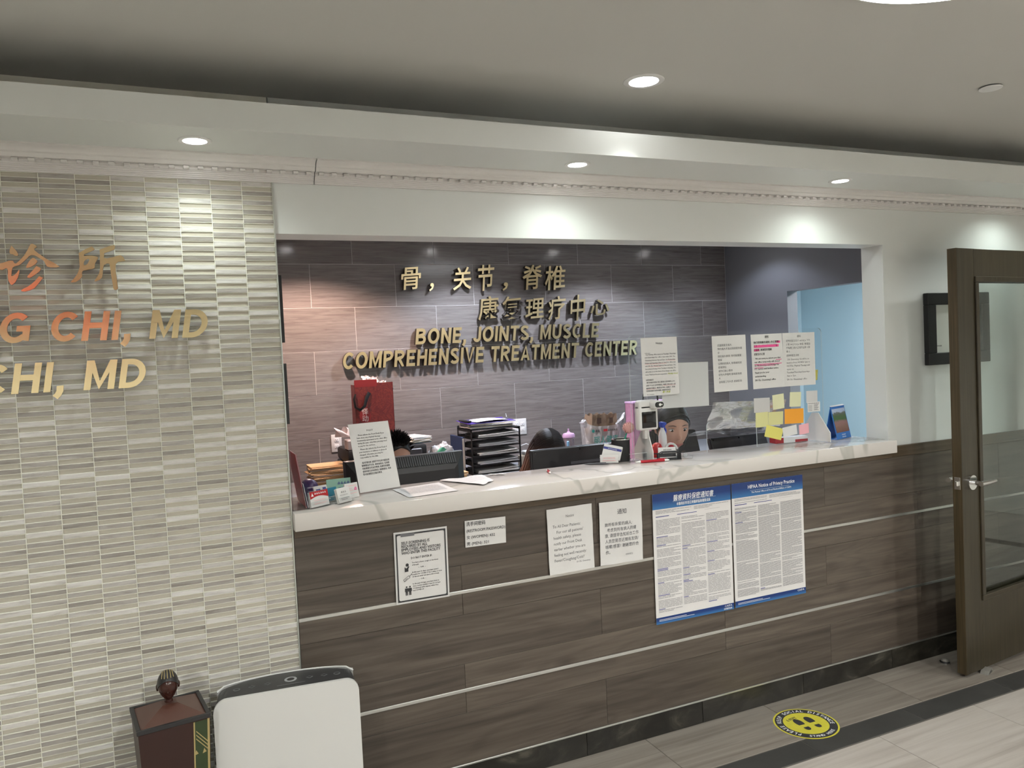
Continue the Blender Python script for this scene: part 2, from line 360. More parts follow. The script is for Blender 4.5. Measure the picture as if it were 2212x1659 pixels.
def print_part(parent, specs, m, name='printed_text', lift=0.0008, disp=None):
    """specs: (text, x, z, size, align, bold, width or None[, shear]) in the sheet's own axes"""
    if len(specs) > 1:
        for sp in specs: o = print_part(parent, [sp], m, name, lift, disp)
        return o
    b = MB()
    for sp in specs:
        t, x, z, size, al, bold, wid = sp[:7]; sh = sp[7] if len(sp) > 7 else 0.0
        me = text_mesh(t, size, 0.0, sh, 0, 1 if size < 0.012 else 2, {'l': 'LEFT', 'c': 'CENTER', 'r': 'RIGHT'}[al])
        if len(me.vertices) == 0: continue
        k = 1.0
        if wid: x0, x1, _, _ = bounds(me); k = wid / max(x1 - x0, 1e-6)
        strikes = [(0, 0)] if bold < .006 else [(-bold * .9, 0), (bold * .9, 0), (0, bold * .9), (0, -bold * .9)]
        for si, (dx, dz) in enumerate(strikes): b.add(me, Matrix.Translation((x + dx * size, -lift - .00006 * si, z + dz * size)) @ FACING @ Matrix.Diagonal((k, 1, 1, 1)))
        bpy.data.meshes.remove(me)
    if disp:
        for v in b.bm.verts: v.co.y += disp(v.co.x, v.co.z)
    return b.build(name, m, parent, recalc=False)
def bars_part(parent, rects, m, name='printed_lines', lift=0.0008, disp=None):
    b = MB()
    for (x0, x1, z0, z1) in rects: b.poly(((x0, -lift, z0), (x1, -lift, z0), (x1, -lift, z1), (x0, -lift, z1)))
    if disp:
        for v in b.bm.verts: v.co.y += disp(v.co.x, v.co.z)
    o = b.build(name, m, parent, recalc=False)
    if len(rects) > 2: o['kind'] = 'stuff'
    return o
def marks(parent, rows, m, name='printed_marks', lift=0.0008):
    """print too small to read: rows of (x, z, count, size, pitch)"""
    b = MB()
    for (x, z, n, s, p) in rows:
        for i in range(n):
            q = s * (1 - .18 * ((i * 7) % 3)); x0 = x + i * p
            b.poly(((x0, -lift, z), (x0 + s, -lift, z), (x0 + s, -lift, z + s * .28), (x0, -lift, z + s * .28)))
            b.poly(((x0 + s * .1, -lift, z + s * .42), (x0 + q, -lift, z + s * .42), (x0 + q, -lift, z + s * .66), (x0 + s * .1, -lift, z + s * .66)))
            b.poly(((x0 + s * .4, -lift, z + s * .70), (x0 + s * .65, -lift, z + s * .70), (x0 + s * .65, -lift, z + s), (x0 + s * .4, -lift, z + s)))
    return b.build(name, m, parent, recalc=False)
def sheet(name, label, cat, c, w, h, tilt=0.0, m=None, curl=0.0, crumple=0.0, seed=1, group=None, lean=0.0, thick=0.0006, nx=8, nz=10, yaw=0.0):
    """a sheet of paper facing the waiting room; returns object, displacement function"""
    m = m or M_paper
    def disp(x, z):
        d = 0.0
        if curl: d -= curl * ((2 * x / w) ** 2) * (0.5 - z / h) * 0.5
        if crumple: d += crumple * noise.noise(Vector((x * 22 + seed * 3.1, z * 22, seed * 1.7)))
        return d
    b = MB()
    fr_ = b.grid(lambda u, v: ((u - .5) * w, disp((u - .5) * w, (v - .5) * h), (v - .5) * h), nx, nz)
    bk_ = b.grid(lambda u, v: ((u - .5) * w, disp((u - .5) * w, (v - .5) * h) + thick, (v - .5) * h), nx, nz)
    rim = [(i, 0) for i in range(nx)] + [(nx, j) for j in range(nz)] + [(i, nz) for i in range(nx, 0, -1)] + [(0, j) for j in range(nz, 0, -1)]
    ix = lambda q: q[0] * (nz + 1) + q[1]
    for p_, q_ in zip(rim, rim[1:] + rim[:1]): b.bm.faces.new((fr_[ix(p_)], fr_[ix(q_)], bk_[ix(q_)], bk_[ix(p_)]))
    o = b.build(name, m, None, c, smooth=True)
    o.rotation_euler = (lean, -R(tilt), yaw)
    tag(o, label, cat, group)
    return o, disp
# ================================================================== THE SETTING
D = 2.659      # face of the reception wall
B = 5.0        # face of the office back wall
ZC = 1.108     # counter top

# --- floor
b = MB(); b.box(-3.2, 7.2, -3.2, 6.4, -0.06, -0.004); floor = struct(b.build('floor', M_floor))
b = MB(); b.box(-0.6, 6.0, -0.08, 2.70, -0.004, -0.0015); b.build('grout_bed', M_fgrout, floor)
def tile_mesh(w, d, t, m, name, bev=0.0012):
    b = MB(); b.box(0, w, 0, d, -t, 0, bev, 1); return b.mesh(name, m)
TL = tile_mesh(0.5585, 0.5585, 0.004, M_ltile, 'floor_tile')
for j in range(4):
    for i in range(-5, 6):
        inst('floor_tile', TL, floor, (2.5072 + 0.561 * i, 2.2275 - 0.561 * (j + 1) + 0.0012, 0))
TB = tile_mesh(0.6135, 0.304, 0.004, M_brtile, 'floor_tile')
for i in range(-2, 7): inst('floor_tile', TB, floor, (1.6852 + 0.6165 * i, 2.3535, 0))
TK = tile_mesh(0.5625, 0.1145, 0.004, M_blk, 'border_tile')
for i in range(-4, 6): inst('border_tile', TK, floor, (2.2170 + 0.565 * i, 2.2335, 0))

# --- main ceiling, cove and soffit
b = MB(); b.box(-3.2, 7.2, -3.2, D + 0.13, 2.48, 2.56); ceiling = struct(b.build('ceiling', M_ceil))
b = MB()
prof = [(2.319, 2.268), (D + 0.01, 2.268), (D + 0.01, 2.284), (2.336, 2.284), (2.336, 2.350), (2.319, 2.350)]
b.prism([(-3.2, y, z) for y, z in prof], (10.4, 0, 0))
soffit = struct(b.build('ceiling_soffit', M_white))

# --- cornice under the soffit, broken by a crack
def cornice(x0, x1, name):
    P = [(0.012, 2.201), (-0.006, 2.201), (-0.006, 2.205), (-0.010, 2.206), (-0.010, 2.210), (-0.014, 2.211), (-0.014, 2.215), (-0.018, 2.216), (-0.018, 2.220), (-0.022, 2.221), (-0.022, 2.2235),
         (-0.026, 2.2245), (-0.026, 2.2335), (-0.044, 2.2345), (-0.047, 2.2375), (-0.049, 2.2455), (-0.053, 2.2465), (-0.054, 2.2475)]
    for i in range(9):
        a = R(90 * i / 8); P.append((-0.078 + 0.022 * math.cos(a) - 0.0, 2.2485 + 0.0135 * math.sin(a)))
    P += [(-0.080, 2.2635), (-0.080, 2.268), (0.012, 2.268)]
    b = MB(); b.prism([(x0, D + y, z) for y, z in P], (x1 - x0, 0, 0))
    return struct(b.build(name, M_corn, smooth=True))
cr1 = cornice(-3.2, 0.4705, 'trim_1'); cr2 = cornice(0.4735, 7.0, 'trim_2')
bd = MB(); bd.box(-0.0085, 0.0085, -0.014, 0.004, -0.0042, 0.0042, 0.0012, 1); DENT = bd.mesh('dentil', M_corn)
for i in range(-22, 95):
    x = 0.326 + 0.0415 * i
    inst('dentil', DENT, cr1 if x < 0.472 else cr2, (x, D - 0.0285, 2.2288))

# --- reception wall: tiled left part
b = MB(); b.box(-3.2, 0.3345, D + 0.0059, D + 0.14, 0, 2.48); wall_left = struct(b.build('wall_left', M_grout))
PX, PZ, TW, TH = 0.0948, 0.01496, 0.0926, 0.0131
def one_tile(name, m, y0, y1):
    b = MB(); b.box(0, TW, y0, y1, 0, TH, 0.0008, 1); return b.mesh(name, m)
ST = one_tile('stone_tile', M_stone, D - 0.0004, D + 0.0058); GT = one_tile('glass_tile', M_glasst, D + 0.0044, D + 0.0060)
cells = []
NR = 147
for k in range(1, 13):
    for r in range(NR):
        cells.append((0.3350 - PX * k + 0.0011, 2.2005 - PZ * (r + 1) + 0.0009, (k + r) % 2))
vis = [c for c in cells if -0.63 < c[0] and c[1] > 0.40]
vis.sort(key=lambda c: (c[0], abs(c[1] - 1.3)))
keep = set([c for c in vis if c[2] == 0][:300] + [c for c in vis if c[2] == 1][:300])
rest = MB()
for c in cells:
    if c in keep:
        inst('stone_tile' if c[2] else 'glass_tile', ST if c[2] else GT, wall_left, (c[0], 0, c[1]))
    else:
        y0, y1 = (D - 0.0004, D + 0.0058) if c[2] else (D + 0.0044, D + 0.0060)
        rest.mi = 0 if c[2] else 1
        x0, x1, z0, z1 = c[0], c[0] + TW, c[1], c[1] + TH
        v = [rest.bm.verts.new(p) for p in ((x0, y1, z0), (x1, y1, z0), (x1, y1, z1), (x0, y1, z1), (x0 + .0005, y0, z0 + .0005), (x1 - .0005, y0, z0 + .0005), (x1 - .0005, y0, z1 - .0005), (x0 + .0005, y0, z1 - .0005))]
        for q in ((4, 5, 6, 7), (0, 1, 5, 4), (1, 2, 6, 5), (2, 3, 7, 6), (3, 0, 4, 7)): rest.bm.faces.new([v[i] for i in q]).material_index = rest.mi
o = rest.build('mosaic_tiles', [M_stone, M_glasst], wall_left); o['kind'] = 'stuff'
g = MB()
for r in range(NR + 1): g.box(0.335 - PX * 12, 0.335, D + 0.0006, D + 0.0058, 2.2005 - PZ * r - 0.0009, 2.2005 - PZ * r + 0.0009)
for k in range(0, 13): g.box(0.335 - PX * k - 0.0011, 0.335 - PX * k + 0.0011, D + 0.0008, D + 0.0058, 0, 2.2005)
o = g.build('grout_lines', M_grout, wall_left); o['kind'] = 'stuff'
b = MB(); b.box(0.3350, 0.3385, D - 0.004, D + 0.012, 0, 2.203, 0.0006, 1); b.build('edge_trim', M_silver, wall_left)
# end of the wall inside the opening
b = MB(); b.box(0.3345, 0.3375, D + 0.012, D + 0.139, 1.108, 2.035); b.build('end_cap', M_white, wall_left)

# --- header, right pier and base wall
b = MB()
b.box(0.3388, 7.0, D + 0.006, D + 0.131, 2.035, 2.48)
b.box(3.117, 7.0, D + 0.006, D + 0.131, 0, 2.035)
b.box(0.3388, 3.117, D + 0.012, D + 0.131, 0, 1.047)
wall_front = struct(b.build('wall_front', M_white))
# black door-track plates on the inner edge
for z0, z1 in ((1.675, 1.900), (1.402, 1.605)):
    b = MB(); b.box(0.3385, 0.351, 2.676, 2.692, z0, z1, 0.001, 1); b.build('track_plate', M_black, wall_left)
# planks
rowz = [0.100, 0.288, 0.471, 0.654, 0.837, 1.022]
joints = [[1.512, 2.708, 3.90], [0.920, 2.110, 3.308, 4.5], [1.504, 2.695, 3.89], [0.925, 2.10, 3.298, 4.5], [1.50, 2.698, 3.90]]
for r in range(5):
    xs = [0.340] + joints[r] + [5.2]
    for x0, x1 in zip(xs, xs[1:]):
        b = MB(); b.box(0, x1 - x0 - 0.0008, 0, 0.012, 0, rowz[r + 1] - rowz[r] - 0.0008, 0.0007, 1)
        b.build('plank', M_wood, wall_front, (x0, D, rowz[r]))
for z in (0.373, 0.738):
    b = MB(); b.box(0.340, 5.2, D - 0.0035, D + 0.004, z - 0.006, z + 0.006, 0.001, 1); b.build('metal_strip', M_alu, wall_front)
b = MB(); b.box(0.340, 5.2, D - 0.004, D + 0.010, 0.093, 0.100, 0.001, 1); b.build('metal_strip', M_alu, wall_front)
for i in range(-2, 7):
    x0 = max(1.414 + 0.560 * i, 0.342); x1 = 1.414 + 0.560 * (i + 1)
    if x1 < 0.36: continue
    b = MB(); b.box(0, x1 - x0 - 0.002, 0, 0.012, 0, 0.0925, 0.0008, 1); b.build('baseboard_tile', M_base, wall_front, (x0, D - 0.002, 0))
b = MB(); b.box(0.340, 5.2, D + 0.004, D + 0.012, 0, 0.095); b.build('baseboard_grout', M_fgrout, wall_front)
b = MB(); b.box(0.3405, 3.118, D - 0.012, D + 0.006, 1.020, 1.048, 0.002, 2); struct(b.build('trim_3', M_trim))
b = MB(); b.box(3.1185, 5.2, D - 0.010, D + 0.008, 1.020, 1.073, 0.003, 2); struct(b.build('trim_4', M_trim))

# --- counter slab
b = MB(); b.box(0.3395, 3.1145, 2.612, 2.952, 1.0482, ZC, 0.0025, 2)
tag(b.build('counter_slab', M_slab, None, (0, 0, 0), smooth=True), 'white quartz reception counter slab with grey veins above the wood panelling', 'counter')

# --- office behind the counter
b = MB(); b.box(-0.6, 4.196, B + 0.0004, B + 0.1, 0, 2.56); wall_back = struct(b.build('wall_back', M_bgrout))
ROWZ = 2.229; RH = 0.2775; RW = 0.5515
mesh_cache = {}
def back_tile(x0, x1, z0, z1):
    key = (round(x1 - x0, 3), round(z1 - z0, 3))
    if key not in mesh_cache:
        b = MB(); b.box(0, x1 - x0 - 0.003, 0, 0.007, 0, z1 - z0 - 0.003, 0.0004, 1); mesh_cache[key] = b.mesh('wall_tile', M_btile)
    inst('wall_tile', mesh_cache[key], wall_back, (x0 + 0.0015, B - 0.001, z0 + 0.0015))
for r in range(-1, 6):
    z1 = ROWZ - RH * r; z0 = z1 - RH
    x = (0.551 - RW) if r % 2 else (0.829 - 2 * RW + 0.0)
    x = 1.1035 - 3 * RW if r % 2 else 0.830 - 2 * RW
    while x < 4.10:
        x0, x1 = max(x, -0.2), min(x + RW, 4.094)
        if x1 - x0 > 0.03: back_tile(x0, x1, z0, min(z1, 2.40))
        x += RW
b = MB(); b.box(-0.6, 4.2, D + 0.131, B + 0.02, 2.405, 2.47); struct(b.build('ceiling_office', M_white))
b = MB(); b.box(-0.30, -0.20, D + 0.14, B, 0, 2.405); struct(b.build('wall_office_left', M_lav))
# right office wall with doorway to the blue room
b = MB(); b.box(4.096, 4.19, 4.33, B, 0, 2.405); b.box(4.096, 4.19, 3.25, 4.33, 1.960, 2.405); b.box(4.096, 4.19, D + 0.131, 3.25, 0, 2.405)
struct(b.build('wall_office_right', M_lav))
b = MB()
b.box(5.95, 6.05, D + 0.131, 6.2, 0, 2.40); b.box(4.19, 5.95, 6.1, 6.2, 0, 2.40); b.box(4.19, 6.05, D + 0.131, D + 0.16, 0, 2.40); b.box(4.186, 4.197, 5.1, 6.1, 0, 2.40)
struct(b.build('wall_side_room', M_blue))
b = MB(); b.box(4.19, 6.05, D + 0.131, 6.2, 2.40, 2.45); struct(b.build('ceiling_side_room', M_white))

# --- the rest of the waiting room around the camera
b = MB(); b.box(-3.25, -3.15, -3.2, D + 0.14, 0, 2.56); struct(b.build('wall_waiting_left', M_wall2))
b = MB(); b.box(7.0, 7.1, -3.2, 6.2, 0, 2.56); struct(b.build('wall_waiting_right', M_wall2))
b = MB(); b.box(-3.2, 7.1, -3.25, -3.15, 0, 2.56); struct(b.build('wall_waiting_rear', M_wall2))
M_redp = mat('red_glow', (0.55, 0.02, 0.03), 0.5, emit=1.1, ecol=(1.0, 0.03, 0.06)); M_orp = mat('orange_reflector', (0.42, 0.20, 0.08), 0.5)  # red glow and orange tint for the unseen panels mirrored in the lettering
b = MB(); b.box(-1.50, -0.45, -3.15, -3.13, 1.90, 2.46, 0.004, 1); b.build('reflection_panel', M_orp, bpy.data.objects['wall_waiting_rear'])  # unseen panel added to give the gold letters a copper reflection
b = MB(); b.box(-0.76, -0.50, -3.13, -3.11, 1.95, 2.10, 0.004, 1); b.build('red_glow_panel', M_redp, bpy.data.objects['wall_waiting_rear'])  # unseen glowing panel, placed for the red reflection in the upper letter row
b = MB(); b.box(-1.36, -1.02, -3.13, -3.11, 2.22, 2.44, 0.004, 1); b.build('red_glow_panel', M_redp, bpy.data.objects['wall_waiting_rear'])  # second unseen glowing panel, reddens the large characters by reflection
b = MB(); b.box(3.4, 4.4, -3.15, -3.12, 0.0, 2.05, 0.004, 1); b.build('reflection_panel', M_orp, bpy.data.objects['wall_waiting_rear'])  # unseen panel, reflected as orange in the office letters

# --- open glazed door on the right
def make_door():
    o = bpy.data.objects.new('door_1', None); C.objects.link(o); struct(o)
    o.location = (3.281, 2.409, 0); o.rotation_euler = (0, 0, math.atan2(.107, .994))
    W, T, H = 0.84, 0.044, 1.986
    def part(name, m, *boxes, bev=0.0015):
        b = MB()
        for bx in boxes: b.box(*bx, bev, 1)
        return b.build(name, m, o)
    part('stile', M_door, (0.0, 0.135, 0, T, 0.015, H)); part('stile', M_door, (W - 0.135, W, 0, T, 0.015, H))
    part('edge_band', M_dooredge, (-0.0015, 0.0, 0.0005, T - 0.0005, 0.015, H), bev=0)
    part('top_rail', M_door, (0.135, W - 0.135, 0.0004, T - 0.0004, 1.855, H)); part('bottom_rail', M_door, (0.135, W - 0.135, 0.0004, T - 0.0004, 0.015, 0.345))
    bead = MB(); 
    for y0, y1 in ((-0.008, 0.012), (T - 0.012, T + 0.008)):
        x0, x1, z0, z1, w = 0.135, W - 0.135, 0.340, 1.858, 0.026
        bead.box(x0, x1, y0, y1, z1 - w, z1, 0.003, 2); bead.box(x0, x1, y0, y1, z0, z0 + w, 0.003, 2)
        bead.box(x0, x0 + w, y0, y1, z0 + w, z1 - w, 0.003, 2); bead.box(x1 - w, x1, y0, y1, z0 + w, z1 - w, 0.003, 2)
    bead.build('glazing_bead', M_door, o)
    part('pane', M_glass, (0.150, W - 0.150, T / 2 - 0.003, T / 2 + 0.003, 0.355, 1.845), bev=0)
    h = MB(); zx, zz = 0.068, 0.908
    h.cyl((zx, -0.0, zz), (zx, -0.012, zz), 0.034, n=28); h.cyl((zx, -0.012, zz), (zx, -0.05, zz), 0.011)
    h.cyl((zx, T, zz), (zx, T + 0.012, zz), 0.034, n=28); h.cyl((zx, T + 0.012, zz), (zx, T + 0.055, zz), 0.011)
    h.build('lever_rosette', M_chrome, o, smooth=True)
    h = MB(); h.tube([(zx - 0.012, -0.052, zz), (zx + 0.03, -0.054, zz), (zx + 0.075, -0.053, zz), (zx + 0.115, -0.048, zz)], [0.0125, 0.0125, 0.0105, 0.009], 12)
    h.build('lever', M_chrome, o, smooth=True)
    h = MB(); h.tube([(zx - 0.012, T + 0.056, zz), (zx + 0.03, T + 0.058, zz), (zx + 0.115, T + 0.052, zz)], [0.0125, 0.0125, 0.009], 12)
    h.build('lever', M_chrome, o, smooth=True)
    h = MB(); h.box(-0.0028, 0.0, 0.008, T - 0.008, zz - 0.028, zz + 0.028, 0.0006, 1); h.box(-0.014, 0.0, 0.015, T - 0.016, zz - 0.012, zz + 0.012, 0.003, 1)
    h.build('latch', M_chrome, o)
    return o
make_door()
# --- ceiling fixtures
def downlight(label, x, y, z, r, lens, group):
    t = thing('downlight', label, 'ceiling light', (x, y, z), group=group)
    b = MB(); b.lathe([(r * 0.70, 0.0), (r * 0.72, -0.0035), (r * 0.95, -0.004), (r, -0.0015), (r, 0.0)], n=32, close=False); b.build('trim_ring', M_fix, t, smooth=True)
    b = MB(); b.lathe([(0.0, -0.0005), (r * 0.5, -0.0008), (r * 0.72, -0.0012)], n=28, close=False); b.build('lens', lens, t)
    return t
for i, L in enumerate(SOFFIT_LAMPS):
    if 0 <= L[0] < 3: downlight(['', 'lit soffit downlight above the tiled wall on the left', 'lit soffit downlight above the middle of the counter opening', 'lit soffit downlight nearest the glazed door'][i], L[0], L[1], L[2], 0.047, M_lens, 'soffit downlights')
downlight('large lit downlight alone in the grey main ceiling', 1.48, 2.18, 2.48, 0.068, M_lens, None)
for i, L in enumerate(OFFICE_LAMPS):
    n = ['warm', 'brightest', 'third', 'fourth'][i]
    downlight(['office downlight mirrored over the warm left end of the back wall', 'office downlight over the first large gold characters', 'office downlight over the right half of the gold sign', 'office downlight beside the doorway to the blue room'][i], L[0], L[1], 2.405, 0.05, M_lens2, 'office downlights')
t = thing('sprinkler_cover', 'round white sprinkler cover plate on the grey ceiling', 'sprinkler', (2.754, 1.874, 2.48))
b = MB(); b.lathe([(0.0, -0.009), (0.036, -0.009), (0.038, -0.007), (0.038, -0.005), (0.0, -0.005)], n=32, close=False); b.build('plate', M_fix, t, smooth=True)
b = MB(); b.cyl((0, 0, 0), (0, 0, -0.006), 0.028, n=24); b.build('cup', M_ink2, t)
t = thing('disc_lamp', 'big round white ceiling disc lamp at the top edge', 'ceiling light', (1.645, 1.094, 2.48))
b = MB(); b.lathe([(0.0, -0.042), (0.33, -0.042), (0.345, -0.036)], n=64, close=False); b.build('diffuser', M_disc, t, smooth=True)
b = MB(); b.lathe([(0.345, -0.036), (0.356, -0.032), (0.358, 0.0), (0.0, 0.0)], n=64, close=False); b.build('rim', M_fix, t, smooth=True)
# ================================================================== SIGNS AND NOTICES
ZHEN = [[(-0.4029, 1.9812), (-0.3979, 1.9749), (-0.3915, 1.966), (-0.3871, 1.9561), (-0.3893, 1.9515), (-0.3962, 1.952), (-0.4006, 1.956), (-0.4067, 1.9568), (-0.409, 1.9622), (-0.4074, 1.9703)], [(-0.4399, 1.9279), (-0.4244, 1.9324), (-0.4102, 1.9382), (-0.4017, 1.9374), (-0.3991, 1.9307), (-0.3945, 1.9293), (-0.3821, 1.9416), (-0.372, 1.9544), (-0.3632, 1.9699), (-0.356, 1.9845), (-0.3511, 1.9876), (-0.3413, 1.982), (-0.3395, 1.9774), (-0.3465, 1.9728), (-0.346, 1.9682), (-0.3371, 1.9592), (-0.3251, 1.9493), (-0.3144, 1.9411), (-0.299, 1.932), (-0.2852, 1.921), (-0.2934, 1.9182), (-0.3094, 1.9186), (-0.3173, 1.9209), (-0.3204, 1.9273), (-0.3242, 1.9374), (-0.3363, 1.9465), (-0.3454, 1.9528), (-0.354, 1.9545), (-0.3612, 1.9508), (-0.368, 1.9426), (-0.3763, 1.9344), (-0.3862, 1.9253), (-0.3981, 1.9217), (-0.4037, 1.918), (-0.4061, 1.909), (-0.4083, 1.8937), (-0.4028, 1.8946), (-0.3938, 1.9036), (-0.3878, 1.9126), (-0.3874, 1.9054), (-0.3923, 1.8891), (-0.4002, 1.8747), (-0.4084, 1.8675), (-0.4121, 1.8702), (-0.4161, 1.8802), (-0.4168, 1.8928), (-0.4155, 1.9072), (-0.417, 1.9153), (-0.4208, 1.9159), (-0.4288, 1.9108), (-0.4393, 1.9126)], [(-0.3529, 1.9463), (-0.3482, 1.9455), (-0.3415, 1.9391), (-0.341, 1.9346), (-0.347, 1.9272), (-0.3584, 1.9199), (-0.368, 1.9167), (-0.3707, 1.919), (-0.3674, 1.9263), (-0.3605, 1.9381)], [(-0.3444, 1.9227), (-0.3349, 1.9172), (-0.3333, 1.9136), (-0.3371, 1.9072), (-0.3488, 1.8972), (-0.362, 1.8881), (-0.3682, 1.8887), (-0.3692, 1.8918), (-0.3628, 1.8999), (-0.3526, 1.9118)], [(-0.3388, 1.8935), (-0.3296, 1.888), (-0.3374, 1.8779), (-0.3442, 1.8688), (-0.3536, 1.858), (-0.3657, 1.8517), (-0.3769, 1.8487), (-0.3854, 1.8492), (-0.3873, 1.8525), (-0.3795, 1.8573), (-0.3682, 1.8636), (-0.3582, 1.8717), (-0.3499, 1.8798)]]
SUO = [[(-0.1979, 1.981), (-0.1907, 1.9736), (-0.1939, 1.9698), (-0.2093, 1.9622), (-0.2195, 1.9575), (-0.2206, 1.9519), (-0.2098, 1.9538), (-0.1982, 1.9535), (-0.1867, 1.9512), (-0.1828, 1.9475), (-0.1875, 1.939), (-0.1927, 1.9296), (-0.1941, 1.9174), (-0.1989, 1.9146), (-0.2123, 1.9118), (-0.2257, 1.9086), (-0.2286, 1.9025), (-0.2284, 1.8913), (-0.2355, 1.883), (-0.2458, 1.8756), (-0.2557, 1.8741), (-0.2596, 1.8757), (-0.2527, 1.883), (-0.2429, 1.896), (-0.2373, 1.9071), (-0.2331, 1.922), (-0.2335, 1.9369), (-0.2333, 1.9518), (-0.2337, 1.9611), (-0.2204, 1.9695), (-0.2085, 1.9762)], [(-0.2079, 1.9441), (-0.2064, 1.9417), (-0.2112, 1.9314), (-0.2165, 1.9258), (-0.2223, 1.9248), (-0.2224, 1.9314), (-0.2198, 1.9379), (-0.2138, 1.943)], [(-0.1376, 1.9864), (-0.1358, 1.9818), (-0.1369, 1.9751), (-0.1402, 1.9713), (-0.1523, 1.9665), (-0.166, 1.9617), (-0.1677, 1.9476), (-0.1603, 1.9457), (-0.1432, 1.9496), (-0.1311, 1.954), (-0.1224, 1.956), (-0.1151, 1.9498), (-0.1107, 1.9384), (-0.1185, 1.9371), (-0.1305, 1.9355), (-0.1368, 1.9298), (-0.1385, 1.9147), (-0.1379, 1.8958), (-0.1365, 1.8768), (-0.1352, 1.856), (-0.1389, 1.8513), (-0.1449, 1.8504), (-0.148, 1.8561), (-0.1495, 1.8731), (-0.1515, 1.8958), (-0.1527, 1.9184), (-0.1542, 1.9297), (-0.1612, 1.9307), (-0.169, 1.9259), (-0.1722, 1.9146), (-0.1735, 1.8996), (-0.1763, 1.8883), (-0.1843, 1.8808), (-0.1929, 1.8771), (-0.1978, 1.8775), (-0.1905, 1.8884), (-0.1831, 1.9015), (-0.1795, 1.9184), (-0.1792, 1.9372), (-0.1778, 1.9559), (-0.178, 1.9719), (-0.1668, 1.9767), (-0.1513, 1.9825)]]
CAP = bounds(text_mesh('H', 1.0))[3]
def islands(bm):
    seen = set(); out = []
    for v in bm.verts:
        if v in seen: continue
        st = [v]; seen.add(v); g = []
        while st:
            a = st.pop(); g.append(a)
            for e in a.link_edges:
                w = e.other_vert(a)
                if w not in seen: seen.add(w); st.append(w)
        out.append(g)
    return out
def letter_obj(bm_src, verts, parent, origin):
    idx = {v: i for i, v in enumerate(verts)}
    faces = [f for f in {f for v in verts for f in v.link_faces}]
    me = bpy.data.meshes.new('letter')
    me.from_pydata([tuple(v.co - origin) for v in verts], [], [[idx[v] for v in f.verts] for f in faces])
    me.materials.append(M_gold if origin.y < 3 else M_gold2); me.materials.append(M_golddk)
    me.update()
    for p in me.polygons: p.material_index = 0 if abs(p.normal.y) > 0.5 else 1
    o = bpy.data.objects.new('letter', me); C.objects.link(o); o.parent = parent
    return o
def sign_from_mesh(mesh_list, parent, whole=False):
    """mesh_list: (mesh, matrix) in world axes; every loose piece (or every glyph) becomes a letter"""
    org = Vector(parent.location)
    for me, M in mesh_list:
        bm = bmesh.new(); bm.from_mesh(me); bmesh.ops.remove_doubles(bm, verts=bm.verts, dist=1e-6)
        bmesh.ops.transform(bm, matrix=M, verts=bm.verts); bmesh.ops.recalc_face_normals(bm, faces=bm.faces)
        if whole: letter_obj(bm, list(bm.verts), parent, org)
        else:
            for g_ in islands(bm): letter_obj(bm, g_, parent, org)
        bm.free()
def arc(cx, cy, rx, ry, a0, a1, n=10):
    return [(cx + rx * math.cos(R(a0 + (a1 - a0) * i / n)), cy + ry * math.sin(R(a0 + (a1 - a0) * i / n))) for i in range(n + 1)]
T_ = 0.19; H_ = T_ / 2
